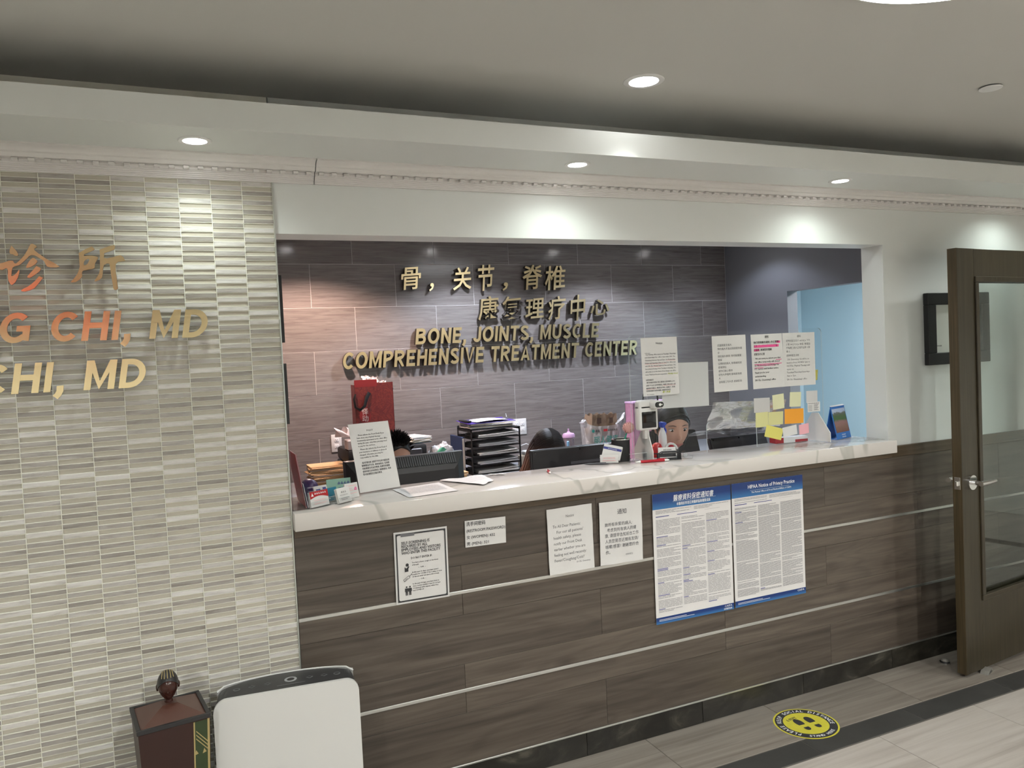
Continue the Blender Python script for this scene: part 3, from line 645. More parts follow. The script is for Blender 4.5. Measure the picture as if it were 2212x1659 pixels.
def glyph(ch):
    """bold block capitals: strokes (centre lines) and advance width, cap height 1"""
    h = H_
    if ch == 'A': w = .74; return [[(h * .9, -.1), (w / 2, 1.0 + .02), (w - h * .9, -.1)], [(.2, .26), (w - .2, .26)]], w
    if ch == 'B': w = .72; return [[(h, 0), (h, 1)], [(h, 1 - h)] + arc(.40, .745, w - h - .45, .255 - h, 90, -90) + [(h, .49)], [(h, .49)] + arc(.42, .29, w - h - .42, .29 - h, 90, -90) + [(h, h)]], w
    if ch == 'C': w = .74; return [arc(.40, .5, .40 - h, .5 - h, 42, 318, 18)], w
    if ch == 'D': w = .74; return [[(h, 0), (h, 1)], [(h, 1 - h), (.26, 1 - h)] + arc(.28, .5, w - h - .28, .5 - h, 90, -90, 16) + [(h, h)]], w
    if ch == 'E': w = .64; return [[(h, 0), (h, 1)], [(h, 1 - h), (w - .02, 1 - h)], [(h, .51), (w - .06, .51)], [(h, h), (w, h)]], w
    if ch == 'G': w = .80; return [arc(.41, .5, .41 - h, .5 - h, 45, 310, 18) + [(w - h, .17), (w - h, .47), (.44, .47)]], w
    if ch == 'H': w = .72; return [[(h, 0), (h, 1)], [(w - h, 0), (w - h, 1)], [(h, .52), (w - h, .52)]], w
    if ch == 'I': w = .19; return [[(h, 0), (h, 1)]], w
    if ch == 'J': w = .54; return [[(w - h, 1), (w - h, .30)] + arc(.26, .28, w - h - .26, .28 - h, 0, -180, 10)], w
    if ch == 'L': w = .61; return [[(h, 0), (h, 1)], [(h, h), (w, h)]], w
    if ch == 'M': w = .86; return [[(h, 0), (h, 1)], [(w - h, 0), (w - h, 1)], [(h * 1.25, 1.0), (w / 2, .08), (w - h * 1.25, 1.0)]], w
    if ch == 'N': w = .72; return [[(h, 0), (h, 1)], [(w - h, 0), (w - h, 1)], [(h, .98), (w - h, .02)]], w
    if ch == 'O': w = .82; return [arc(.41, .5, .41 - h, .5 - h, 90, 450, 26)], w
    if ch == 'P': w = .67; return [[(h, 0), (h, 1)], [(h, 1 - h), (.30, 1 - h)] + arc(.34, .70, w - h - .34, .30 - h, 90, -90) + [(h, .40)]], w
    if ch == 'R': w = .74; return [[(h, 0), (h, 1)], [(h, 1 - h), (.30, 1 - h)] + arc(.36, .72, w - h - .41, .28 - h, 90, -90) + [(h, .44)], [(.36, .44), (w - h * 1.05, -.03)]], w
    if ch == 'S': w = .68; return [arc(.34, .735, .33 - h, .265 - h, 22, 240, 12) + [(.34, .52)] + arc(.34, .265, .34 - h, .265 - h, 70, -158, 12)], w
    if ch == 'T': w = .66; return [[(w / 2, 0), (w / 2, 1)], [(0, 1 - h), (w, 1 - h)]], w
    if ch == 'U': w = .72; return [[(h, 1), (h, .36)] + arc(w / 2, .36, w / 2 - h, .36 - h, 180, 360, 12) + [(w - h, 1)]], w
    if ch == 'V': w = .72; return [[(h * .9, 1.1), (w / 2, -.02), (w - h * .9, 1.1)]], w
    if ch == ',': w = .22; return [[(.12, .2), (.13, .02), (.09, -.10), (.02, -.19)]], w
    return [], .30
def ribbon(pts, closed):
    P = [Vector((x, y)) for x, y in pts]; n = len(P); L = []; Rr = []
    for i in range(n):
        if closed: a, c = P[(i - 1) % n], P[(i + 1) % n]
        else: a, c = P[max(i - 1, 0)], P[min(i + 1, n - 1)]
        d1 = (P[i] - a); d2 = (c - P[i])
        d1 = d1.normalized() if d1.length > 1e-6 else d2.normalized(); d2 = d2.normalized() if d2.length > 1e-6 else d1
        n1 = Vector((-d1.y, d1.x)); n2 = Vector((-d2.y, d2.x)); m = (n1 + n2)
        m = m.normalized() if m.length > 1e-3 else n1
        k = min(1 / max(m.dot(n1), .35), 2.2) * H_
        L.append(P[i] + m * k); Rr.append(P[i] - m * k)
    return L, Rr
def block_line(body, track=.13):
    out = []; x = 0
    for ch in body:
        st, w = glyph(ch)
        if st:
            bm = bmesh.new()
            for si, s_ in enumerate(st):
                closed = len(s_) > 3 and (Vector(s_[0]) - Vector(s_[-1])).length < 1e-4
                if closed: s_ = s_[:-1]
                L, Q = ribbon(s_, closed); n = len(s_)
                if ch != ',':
                    for v in L + Q: v.y = min(max(v.y, 0), 1)
                a = [[bm.verts.new((x + v.x, v.y, z)) for v in arr] for arr in (L, Q) for z in (1 - .03 * si, 0 + .03 * si)]
                top1, bot1, top2, bot2 = a
                for i in range(n if closed else n - 1):
                    j = (i + 1) % n
                    for q in ((top1[i], top2[i], top2[j], top1[j]), (bot1[i], bot1[j], bot2[j], bot2[i]), (top1[i], top1[j], bot1[j], bot1[i]), (top2[i], bot2[i], bot2[j], top2[j])): bm.faces.new(q)
                if not closed:
                    bm.faces.new((top1[0], bot1[0], bot2[0], top2[0])); bm.faces.new((top1[-1], top2[-1], bot2[-1], bot1[-1]))
            me = bpy.data.meshes.new('letter'); bm.to_mesh(me); bm.free(); out.append(me)
        x += w + track
    return out, x - track
def latin_line(name, label, body, ref, xr0, xr1, z0, cap, yf, depth, bold, shear):
    t = thing(name, label, 'sign', ((xr0 + xr1) / 2, yf + depth, z0))
    meshes, wid = block_line(body); _, wref = block_line(ref)
    k = (xr1 - xr0) / (wref + shear)
    S = Matrix(((k, shear * k, 0, 0), (0, cap, 0, 0), (0, 0, depth, 0), (0, 0, 0, 1)))
    M = Matrix.Translation((xr1 - (wid + shear) * k, yf + depth, z0)) @ FACING @ S
    for me in meshes: sign_from_mesh([(me, M)], t, whole=True)
    return t
# left tiled wall
YL = D - 0.030
latin_line('wall_lettering', 'gold letters on the tiled wall, upper row ending in G CHI, MD', 'NG CHI, MD', 'CHI, MD', -0.325, 0.119, 1.700, 0.088, YL, 0.006, 0.028, 0.16)
latin_line('wall_lettering', 'gold letters on the tiled wall, lower row ending in CHI, MD', 'CHI, MD', 'HI, MD', -0.430, -0.067, 1.553, 0.088, YL, 0.006, 0.028, 0.16)
t = thing('wall_characters', 'two large gold brush-style characters at the top of the tiled wall', 'sign', (-0.27, YL + 0.006, 1.85))
for loops in (ZHEN, SUO):
    me = curve_mesh(loops, 0.003)
    sign_from_mesh([(me, Matrix.Translation((0, YL + 0.003, 0)) @ FACING)], t, whole=True)
# studs that hold the letters off the wall
# office back wall
YB = B - 0.048
latin_line('wall_lettering', 'gold BONE, JOINTS, MUSCLE letters on the grey office wall', 'BONE, JOINTS, MUSCLE', 'BONE, JOINTS, MUSCLE', 1.483, 2.892, 1.694, 0.105, YB, 0.032, 0.022, 0.14)
latin_line('wall_lettering', 'gold COMPREHENSIVE TREATMENT CENTER letters, lowest line on the grey office wall', 'COMPREHENSIVE TREATMENT CENTER', 'COMPREHENSIVE TREATMENT CENTE', 1.075, 3.217, 1.553, 0.108, YB, 0.032, 0.022, 0.14)
def cjk_line(label, items):
    t = thing('wall_characters', label, 'sign', (items[0][1], YB + 0.032, items[0][4]))
    for ch, x0, z1, x1, z0 in items:
        me = text_mesh(ch, 1.0, 0.011, 0.0, 0.016, 2); fb = bounds(me)
        kx = (x1 - x0) / (fb[1] - fb[0]); kz = (z1 - z0) / (fb[3] - fb[2])
        S = Matrix(((kx, 0.10 * kz, 0, 0), (0.07 * kx, kz, 0, 0), (0, 0, 1, 0), (0, 0, 0, 1)))
        cx, cy = (fb[0] + fb[1]) / 2, (fb[2] + fb[3]) / 2
        M = Matrix.Translation(((x0 + x1) / 2, YB + 0.016, (z0 + z1) / 2)) @ FACING @ S @ Matrix.Translation((-cx, -cy, 0))
        sign_from_mesh([(me, M)], t, whole=True)
cjk_line('gold characters on the grey office wall, topmost row with commas', [('骨', 1.410, 2.205, 1.544, 2.058), ('，', 1.600, 2.100, 1.632, 2.045), ('关', 1.773, 2.206, 1.905, 2.052), ('节', 1.948, 2.222, 2.069, 2.044), ('，', 2.132, 2.101, 2.172, 2.043), ('脊', 2.286, 2.223, 2.44, 2.05), ('椎', 2.463, 2.217, 2.625, 2.045)])
cjk_line('gold characters on the grey office wall, second row without commas', [('康', 1.947, 2.007, 2.093, 1.845), ('复', 2.119, 2.005, 2.27, 1.841), ('理', 2.299, 1.986, 2.444, 1.846), ('疗', 2.478, 2.0, 2.614, 1.832), ('中', 2.657, 2.008, 2.777, 1.821), ('心', 2.823, 1.972, 2.982, 1.857)])

# ---------------------------------------------------------------- notices on the wood panelling
YP = D - 0.0062
# self screening sign
o, dp = sheet('screening_sign', 'black-bordered SELF-SCREENING notice on the wood panelling', 'sign', (0.776, YP, 0.862), 0.198, 0.257, -0.6)
w, h = 0.198, 0.257
def frame_part(parent, w, h, r0, w2, h2, r2, m, lift):
    me = curve_mesh([rounded(w, h, r0), rounded(w2, h2, r2)[::-1]], 0.0)
    b = MB(); b.add(me, Matrix.Translation((0, -lift, 0)) @ FACING); return b.build('printed_border', m, parent, recalc=False)
frame_part(o, 0.185, 0.244, 0.001, 0.176, 0.233, 0.006, M_ink, 0.0016)
bars_part(o, [(-0.074, -0.024, 0.1105, 0.1205)], M_ink2, 'printed_tab', 0.0018)
print_part(o, [('SELF-SCREENING IS', -0.073, 0.083, 0.0136, 'l', .024, .104), ('REQUIRED BY ALL', -0.073, 0.071, 0.0136, 'l', .024, .095), ('EMPLOYEES AND VISITORS', -0.073, 0.059, 0.0136, 'l', .024, .144), ('WHO ENTER THIS FACILITY', -0.073, 0.047, 0.0136, 'l', .024, .144), ('DO NOT ENTER IF:', 0.0, 0.0275, 0.0105, 'c', .022, .078)], M_ink, disp=dp)
print_part(o, [('You have a fever, cough or shortness', -0.037, 0.0120, 0.0068, 'l', .02, .098), ('of breath', -0.037, 0.0035, 0.0068, 'l', .02, None), ('- OR -', 0, -0.0070, 0.0066, 'c', .02, .026),
   ('In the past 10 days, you have tested', -0.037, -0.0225, 0.0068, 'l', .02, .096), ('positive for COVID-19 by a saliva or nose', -0.037, -0.0305, 0.0068, 'l', .02, .110), ('or throat swab test (not a blood test)', -0.037, -0.0385, 0.0068, 'l', .02, .099), ('- OR -', 0, -0.0495, 0.0066, 'c', .02, .026),
   ('In the past 14 days, you have been in', -0.037, -0.0640, 0.0068, 'l', .02, .098), ('close contact (within 6 feet for at least', -0.037, -0.0720, 0.0068, 'l', .02, .103), ('10 minutes) with anyone while they', -0.037, -0.0800, 0.0068, 'l', .02, .094), ('had COVID-19', -0.037, -0.0880, 0.0068, 'l', .02, .040)], M_ink, 'printed_small_text', disp=dp)
def pict(parent):
    b = MB()
    def P(pts): b.poly([(x, -0.0017, z) for x, z in pts])
    def circ(x, z, r): P([(x + r * math.cos(2 * math.pi * i / 16), z + r * math.sin(2 * math.pi * i / 16)) for i in range(16)])
    circ(-0.0545, 0.0085, 0.0058)
    P([(-0.064, 0.0015), (-0.058, -0.0035), (-0.050, 0.004), (-0.047, 0.002), (-0.051, -0.006), (-0.051, -0.015), (-0.064, -0.016)])
    # test tube outline
    def bar(x0, z0, x1, z1, t=0.0007):
        d = Vector((x1 - x0, z1 - z0)); n_ = Vector((-d.y, d.x)).normalized() * t
        P([(x0 + n_.x, z0 + n_.y), (x0 - n_.x, z0 - n_.y), (x1 - n_.x, z1 - n_.y), (x1 + n_.x, z1 + n_.y)])
    q = [(-0.070, -0.043), (-0.050, -0.030), (-0.046, -0.037), (-0.066, -0.050)]
    for a, c in zip(q, q[1:] + q[:1]): bar(*a, *c)
    bar(-0.048, -0.0335, -0.040, -0.027); bar(-0.064, -0.0445, -0.054, -0.0385); circ(-0.0395, -0.0262, 0.0017)
    # two people
    for x in (-0.060, -0.0475):
        circ(x, -0.070, 0.0031)
        P([(x - 0.006, -0.0745), (x + 0.006, -0.0745), (x + 0.0065, -0.087), (x + 0.0045, -0.087), (x + 0.0038, -0.079), (x + 0.0038, -0.100), (x + 0.0008, -0.100), (x + 0.0, -0.088), (x - 0.0008, -0.100), (x - 0.0038, -0.100), (x - 0.0038, -0.079), (x - 0.0045, -0.087), (x - 0.0065, -0.087)])
    return b.build('printed_pictograms', M_ink, parent, recalc=False)
pict(o)
# restroom password
o, dp = sheet('password_note', 'small RESTROOM PASSWORD note taped beside the self-screening notice', 'note', (1.026, YP, 0.948), 0.162, 0.098, -1.2)
print_part(o, [('洗手间密码', -0.076, 0.030, 0.0170, 'l', .012, .075), ('(RESTROOM PASSWORD)', -0.076, 0.006, 0.0145, 'l', .014, .154), ('女 (WOMEN): 432', -0.076, -0.018, 0.0145, 'l', .012, .112), ('男 (MEN): 321', -0.076, -0.042, 0.0145, 'l', .012, .086)], M_ink, disp=dp)
o, dp = sheet('patient_notice', 'crumpled plastic-sleeved English Notice To All Dear Patients', 'notice', (1.378, YP - 0.003, 0.872), 0.197, 0.255, 0.5, crumple=0.0032, seed=2, nx=14, nz=18)
print_part(o, [('Notice', 0, 0.088, 0.0155, 'c', .004, .036), ('To All Dear Patients:', -0.076, 0.052, 0.0158, 'l', .004, .120), ('  For our all patients\'', -0.070, 0.030, 0.0158, 'l', .004, .116), ('health safety, please', -0.076, 0.008, 0.0158, 'l', .004, .120), ('notify our Front Desk', -0.076, -0.014, 0.0158, 'l', .004, .124), ('earlier whether you are', -0.076, -0.036, 0.0158, 'l', .004, .137), ('feeling not well recently:', -0.076, -0.058, 0.0158, 'l', .004, .141), ('Fever/Coughing/Cold?', -0.076, -0.080, 0.0158, 'l', .004, .130), ('Dr Chi, Chuanxiang', 0.020, -0.095, 0.0085, 'l', .004, .060, .15)], M_ink2, disp=dp)
o, dp = sheet('patient_notice', 'crumpled plastic-sleeved Chinese notice hung left of the blue-headed posters', 'notice', (1.606, YP - 0.003, 0.870), 0.197, 0.251, -0.9, crumple=0.0032, seed=5, nx=14, nz=18)
print_part(o, [('通知', 0.005, 0.074, 0.0230, 'c', .01, .042), ('致所有亲爱的病人:', -0.076, 0.028, 0.0165, 'l', .008, .126), (' 考虑到所有病人的健', -0.070, 0.006, 0.0165, 'l', .008, .135), ('康, 请提早告知前台工作', -0.076, -0.016, 0.0165, 'l', .008, .156), ('人员您是否近期有发烧/', -0.076, -0.038, 0.0165, 'l', .008, .154), ('咳嗽/感冒? 谢谢您的合', -0.076, -0.060, 0.0165, 'l', .008, .154), ('作。', -0.076, -0.082, 0.0165, 'l', .008, None), ('迟传祥医生', 0.018, -0.096, 0.0075, 'l', .0, .034)], M_ink2, disp=dp)
# privacy posters
def head_blue():
    m, n, l, b_ = nt('poster_blue')
    tc = n.new('ShaderNodeTexCoord'); sp = n.new('ShaderNodeSeparateXYZ'); l.new(tc.outputs['Generated'], sp.inputs[0])
    r = n.new('ShaderNodeValToRGB'); r.color_ramp.elements[0].color = (0.035, 0.17, 0.42, 1); r.color_ramp.elements[1].color = (0.004, 0.035, 0.18, 1); r.color_ramp.elements[1].position = 0.6
    l.new(sp.outputs['Z'], r.inputs['Fac']); l.new(r.outputs[0], b_.inputs['Base Color']); b_.inputs['Roughness'].default_value = 0.3
    return m
M_hblue = head_blue(); M_prwhite = mat('print_white', (0.85, 0.86, 0.88), 0.4)
M_poster = mat('poster_paper', (0.74, 0.72, 0.71), 0.3)
def poster(label, x, tilt, title, sub, cjk, seed):
    o, dp = sheet('privacy_poster', label, 'poster', (x, YP, 0.730), 0.398, 0.538, tilt, M_poster, seed=seed)
    rnd = random.Random(seed); w, h = 0.398, 0.538
    def band(name, z0, z1):
        b = MB(); b.box(-w / 2, w / 2, -0.0012, -0.0007, z0, z1); return b.build(name, M_hblue, o)
    band('blue_header', h / 2 - 0.064, h / 2); band('blue_footer', -h / 2, -h / 2 + 0.027)
    if cjk: print_part(o, [(title, 0.005, h / 2 - 0.035, 0.0275, 'c', .010, .205, .15), (sub, 0.005, h / 2 - 0.056, 0.0145, 'c', .012, .172)], M_prwhite, 'title', 0.0016)
    else: print_part(o, [(title, 0.02, h / 2 - 0.030, 0.0225, 'c', .018, .262), (sub, 0.02, h / 2 - 0.051, 0.0105, 'c', .012, .225)], M_prwhite, 'title', 0.0016)
    bars_part(o, [(-0.11 + 0.01, 0.12, h / 2 - 0.0395, h / 2 - 0.0388)], M_prwhite, 'title_rule', 0.0016)
    foot = [('CAIPA', w / 2 - 0.010, -h / 2 + 0.0155, 0.0115, 'r', .015, .040)]
    if cjk: foot.append(('亞美醫師協會', w / 2 - 0.010, -h / 2 + 0.0045, 0.0085, 'r', .01, .044))
    print_part(o, foot, M_prwhite, 'footer_text', 0.0016)
    bars_part(o, [(-w / 2 + 0.014, -w / 2 + 0.15, -h / 2 + 0.0165, -h / 2 + 0.0182), (-w / 2 + 0.014, -w / 2 + 0.19, -h / 2 + 0.0115, -h / 2 + 0.0132)], M_prwhite, 'footer_lines', 0.0016)
    black, navy = [], []
    def block(x0, x1, ztop, rows, dz, t, ragged=0.1, heading=0.15, words=True):
        z = ztop
        for r_ in range(rows):
            if rnd.random() < heading and r_ > 1:
                navy.append((x0 + 0.0, x0 + (x1 - x0) * rnd.uniform(.2, .5), z - t * 1.25, z)); z -= dz
                continue
            end = x1 - (x1 - x0) * (rnd.uniform(.05, .6) if rnd.random() < ragged else 0)
            x = x0
            while x < end - 0.001:
                L = min(rnd.uniform(0.008, 0.034), end - x)
                black.append((x, x + L, z - t, z)); x += L + (0.0012 if not cjk else 0.0022)
            z -= dz * (1.9 if rnd.random() < 0.06 else 1)
    zt = h / 2 - 0.070
    block(-w / 2 + 0.014, -0.008, zt, 3, 0.0052, 0.0020, .2, 0); block(0.006, w / 2 - 0.014, zt, 3, 0.0052, 0.0020, .3, 0)
    navy.append((-w / 2 + 0.014, -0.12, zt - 0.026, zt - 0.023)); navy.append((-0.08, 0.02, zt - 0.026, zt - 0.0235)); black.append((0.06, 0.14, zt - 0.0205, zt - 0.0198))
    cw = (w - 0.028 - 0.016) / 3
    dz, tt = (0.0058, 0.0022) if cjk else (0.0045, 0.0022)
    n_rows = int((h - 0.064 - 0.040 - 0.045) / dz * 0.93)
    for k in range(3):
        x0 = -w / 2 + 0.014 + k * (cw + 0.008)
        block(x0, x0 + cw, zt - 0.038, n_rows, dz, tt, .14 if not cjk else .2, .03 if not cjk else .11)
    zmin = -h / 2 + 0.031
    bars_part(o, [r_ for r_ in black if r_[2] > zmin], mat('poster_text_ink', (0.30, 0.29, 0.30), .6) if 'poster_text_ink' not in MATS else MATS['poster_text_ink'], 'text_columns', 0.0010)
    bars_part(o, [r_ for r_ in navy if r_[2] > zmin], M_inkblue, 'text_headings', 0.0011)
    return o
poster('blue-headed privacy poster with Chinese text', 1.957, -0.4, '醫療資料保密通知書', '本醫務診所是亞美醫師協會優質成員', True, 11)
poster('blue-headed HIPAA privacy poster in English, right of its Chinese twin', 2.362, -0.1, 'HIPAA Notice of Privacy Practice', 'This Medical Office is A Proud Member/Affiliate of CAIPA', False, 12)

# ---------------------------------------------------------------- framed picture on the right wall
t = thing('picture_frame', 'black picture frame on the white wall behind the glazed door', 'picture frame', (3.602, D + 0.006, 1.625))
b = MB(); w2, h2, bw, dp2 = 0.224, 0.176, 0.058, 0.030
b.box(-w2, w2, -dp2, -0.001, h2 - bw, h2, 0.003, 1); b.box(-w2, w2, -dp2, -0.001, -h2, -h2 + bw, 0.003, 1); b.box(-w2, -w2 + bw, -dp2, -0.001, -h2 + bw, h2 - bw, 0.003, 1); b.box(w2 - bw, w2, -dp2, -0.001, -h2 + bw, h2 - bw, 0.003, 1)
b.build('frame', M_blackm, t)
b = MB(); b.box(-w2 + bw, w2 - bw, -0.012, -0.004, -h2 + bw, h2 - bw); pr = b.build('print', mat('art_paper', (0.72, 0.74, 0.70), 0.6), t)
b = MB(); b.tube([(-w2 + bw + .018 + .0035 * i, -.0125, -h2 + bw + .034 + (.004 if i % 2 else -.003)) for i in range(11)], .0007, 5); b.build('signature', M_ink2, pr)

# ---------------------------------------------------------------- floor sticker
def sticker():
    cx_, cy_, rr = 2.337, 2.445, 0.131
    t = thing('floor_sticker', 'round yellow and black social distance sticker on the floor', 'sticker', (cx_, cy_, 0.0), R(-4))
    M_y = mat('sticker_yellow', (0.66, 0.60, 0.06), 0.45, vary=0.12, vscale=40)
    def disc(r, z, m, name, n=64):
        b = MB(); b.lathe([(0, z), (r, z), (r, z - 0.0003), (0, z - 0.0003)], n=n, close=False); return b.build(name, m, t)
    disc(rr, 0.0008, M_y, 'yellow_rim'); disc(rr * 0.945, 0.0011, M_ink, 'black_ring'); disc(rr * 0.70, 0.0014, M_y, 'yellow_disc')
    b = MB()
    def arc_text(s, a0, a1, rad, size, up):
        n_ = len(s)
        for i, ch in enumerate(s):
            if ch == ' ': continue
            a = a0 + (a1 - a0) * (i + .5) / n_
            me = text_mesh(ch, size, .02, 0, 0, 2, 'CENTER')
            rot = a - math.pi / 2 if up else a + math.pi / 2
            b.add(me, Matrix.Translation((rad * math.cos(a), rad * math.sin(a), 0.0016)) @ Matrix.Rotation(rot, 4, 'Z') @ Matrix.Translation((0, -size * .36, 0)))
    arc_text('PLEASE KEEP SOCIAL DISTANCE', R(222), R(-28), rr * 0.822, 0.0245, True)
    b.build('ring_lettering', M_prwhite, t, recalc=False); b = MB()
    arc_text('STAND HERE', R(236), R(306), rr * 0.822, 0.020, False)
    b.build('ring_lettering', M_prwhite, t, recalc=False)
    b = MB(); me = text_mesh('6 FEET', 0.024, .02, 0, 0, 2, 'CENTER'); b.add(me, Matrix.Translation((-0.030, 0.044, 0.0018)) @ Matrix.Rotation(R(8), 4, 'Z') @ Matrix.Diagonal((.8, 1, 1, 1))); b.build('lettering', M_ink, t, recalc=False)
    for sx in (-1, 1):
        b = MB(); x = sx * 0.027 + 0.004
        sole = [(x + 0.0175 * math.sin(a) * (1.0 + 0.12 * math.cos(a)), 0.012 + 0.034 * math.cos(a), 0.0019) for a in [2 * math.pi * i / 24 for i in range(24)]]
        sole = [p for p in sole if p[1] > -0.012]
        b.poly(sole); 
        heel = [(x - 0.012, -0.026, 0.0019), (x + 0.012, -0.026, 0.0019)] + [(x + 0.013 * math.cos(a), -0.036 + 0.017 * math.sin(a), 0.0019) for a in [R(-180 * i / 8) for i in range(0, 9)]]
        b.poly(heel); b.build('footprint', M_ink, t, recalc=False)
sticker()
# ================================================================== ON THE COUNTER
def RZ(a): return Matrix.Rotation(a, 4, 'Z')
def RX(a): return Matrix.Rotation(a, 4, 'X')
def RY(a): return Matrix.Rotation(a, 4, 'Y')
def TR(*a): return Matrix.Translation(a)
M_red = mat('red_cover', (0.42, 0.015, 0.02), 0.35); M_navy = mat('navy_cover', (0.012, 0.03, 0.10), 0.4); M_purple = mat('purple_rubber', (0.045, 0.02, 0.10), 0.35)
M_teal = mat('teal_card', (0.02, 0.20, 0.30), 0.5); M_mint = mat('mint_card', (0.28, 0.52, 0.42), 0.6); M_blue2 = mat('blue_plastic', (0.01, 0.05, 0.42), 0.35)
M_manila = mat('manila_paper', (0.58, 0.38, 0.20), 0.7, vary=0.06); M_manila2 = mat('manila_flap', (0.42, 0.30, 0.17), 0.7)
# sneeze guard --------------------------------------------------------
t = thing('sneeze_guard', 'clear acrylic sneeze guard with papers taped to it, standing on the counter', 'screen', (2.36, 2.86, ZC))
def guard_outline(w, z0, z1, r):
    pts = [(-w / 2, z0)]
    sx0, sx1, st = -0.155, 0.132, 0.140
    pts += [(sx0, z0), (sx0, st - 0.02)] + [(sx0 + 0.02 - 0.02 * math.cos(R(a)), st - 0.02 + 0.02 * math.sin(R(a))) for a in (22, 45, 68, 90)]
    pts += [(sx1 - 0.02 + 0.02 * math.sin(R(a)), st - 0.02 + 0.02 * math.cos(R(a))) for a in (0, 22, 45, 68, 90)] + [(sx1, z0), (w / 2, z0), (w / 2, z1 - r)]
    pts += [(w / 2 - r + r * math.cos(R(a)), z1 - r + r * math.sin(R(a))) for a in (22, 45, 68, 90)] + [(-w / 2 + r - r * math.sin(R(a)), z1 - r + r * math.cos(R(a))) for a in (0, 22, 45, 68, 90)]
    return pts
GO = guard_outline(1.103, 0.004, 0.549, 0.022)
b = MB(); b.poly([(x, -0.002, z) for x, z in GO]); b.poly([(x, 0.002, z) for x, z in GO]); b.build('panel', M_acr, t, recalc=False)
b = MB(); q = GO + GO[:1]
for (x0, z0), (x1, z1) in zip(q, q[1:]): b.poly(((x0, -0.002, z0), (x1, -0.002, z1), (x1, 0.002, z1), (x0, 0.002, z0)))
b.build('edge', M_acredge, t, recalc=False)
for x in (-0.488, 0.496):
    b = MB(); b.prism([(x, (-0.058 if x < 0 else -0.092), 0.0005), (x, 0.088, 0.0005), (x, 0.088, 0.045), (x, 0.02, 0.138), (x, -0.02, 0.138), (x, (-0.058 if x < 0 else -0.092), 0.045)], (0.004, 0, 0)); b.build('foot', M_white_pl, t)
# papers on the guard ---------------------------------------------------
YG = 2.8562
o, dp = sheet('hours_notice', 'paper headed Notice with pink and green highlights on the sneeze guard', 'notice', (1.963, YG, 1.516), 0.190, 0.255, 0, curl=0.012)
L_ = [("To All Dear Patients:", .058, .006, .03), ("  Our Flushing office opens on Tuesdays, Thursdays,", .051, .0078, .160), ("and Saturdays for office visit with DR Chi,", .0385, .0078, .160), ("Chuanxiang between 9am and 5pm. On Wednesdays,", .026, .0078, .160), ("Fridays and Saturdays (9am to 1pm) for office visit", .0135, .0078, .160), ("with DR Chi, Wanbin between 9am and 5pm. We", .001, .0078, .160), ("have physical therapy from Tuesday to Saturday. We", -.0115, .0078, .160), ("will notify you in the future if we change our office", -.024, .0078, .160), ("hours. Thank you for your cooperation.", -.0365, .0078, .115),
      ("亲爱的病友们:", -.060, .0075, .042), ("  我们法拉盛诊所营业于周二周四周六迟传祥医生上午九", -.0715, .0078, .150), ("点到下午五点 (迟传祥医生). 每周三周五周六 (迟", -.084, .0078, .155), ("嘉蔚医生看诊). 物理治疗周二到周六. 如有", -.0965, .0078, .152), ("任何变动我们会及时通知. 谢谢您的合作.", -.108, .0078, .130)]
print_part(o, [('Notice', 0, .098, .0125, 'c', .02, .034)] + [(s_, -.078, z_, sz, 'l', .012, wd) for s_, z_, sz, wd in L_] + [('DR, Chuanxiang', -.075, -.1225, .006, 'l', .01, .038)], M_ink2, disp=dp)
bars_part(o, [(.036, .082, .024, .0255), (-.078, .036, .0115, .013), (-.060, .005, -.001, .0005), (.01, .076, -.086, -.0845), (-.078, -.02, -.0985, -.097)], M_pinkpale, 'pink_underlines', .0009, dp)
print_part(o, [('Monday closed', .040, -.037, .009, 'l', .02, .05, .3), ('周一休息', .008, -.1175, .010, 'l', .02, .04, .3)], M_green, 'green_handwriting', .0010, dp)
o, dp = sheet('blank_sheet', 'blank white landscape sheet hung behind the highlighted Notice', 'paper', (2.103, YG + 0.0096, 1.426), 0.254, 0.200, -0.9, mat('paper_back', (0.74, 0.74, 0.73), .6))
o, dp = sheet('doctor_notice', 'Chinese-only paper notice on the sneeze guard', 'notice', (2.347, YG, 1.511), 0.193, 0.256, 0.4, curl=0.006)
CN = ['迟嘉蔚医生病人:', '预约病人不准点到的优先看', '诊', '预约病人晚到, 你可能需要', '等候', '没预约的病人, 你等候时间', '很难预估', '请你们耐心等待', '切勿大声喧哗 影响其他病', '人', '请尊重工作人员 谢谢配合']
print_part(o, [(s_, -.068, .080 - .0168 * i, .0118, 'l', .0, None) for i, s_ in enumerate(CN)], M_ink2, disp=dp)
o, dp = sheet('closure_notice', 'bilingual paper notice with magenta highlighted lines on the sneeze guard', 'notice', (2.568, YG, 1.511), 0.188, 0.255, 0.3, curl=0.010)
bars_part(o, [(.058, .080, .083, .093), (-.078, .070, .0655, .077), (-.078, -.046, .0485, .0595), (.050, .084, .003, .0055), (-.080, .084, -.015, -.012), (-.080, -.026, -.031, -.0285), (-.060, .046, -.0215, -.0195)], M_pinkhl, 'highlighter_marks', .0007, dp)
PK = [('通知', .110, .0125, None, 0), ('我们很抱歉的通知: 办公室周', .085, .0118, .150, 1), ('三和周五暂时没有物理治', .068, .0118, .140, 1), ('疗服务. 谢谢您的理解.', .050, .0118, .110, 1), ('迟医生办公室', .030, .0118, .064, 1), ("  We are sorry to inform you that", .010, .0112, .152, 1), ("our office temporally still closed", -.006, .0112, .152, 1), ("on Wednesdays and Fridays for", -.022, .0112, .148, 1), ("P.T. Service until further notice.", -.038, .0112, .144, 1), ("Thank you for your", -.056, .0112, .088, 1), ("understanding,", -.073, .0112, .068, 1), ("DR Chi, Chuanxiang's office", -.091, .0112, .125, 1)]
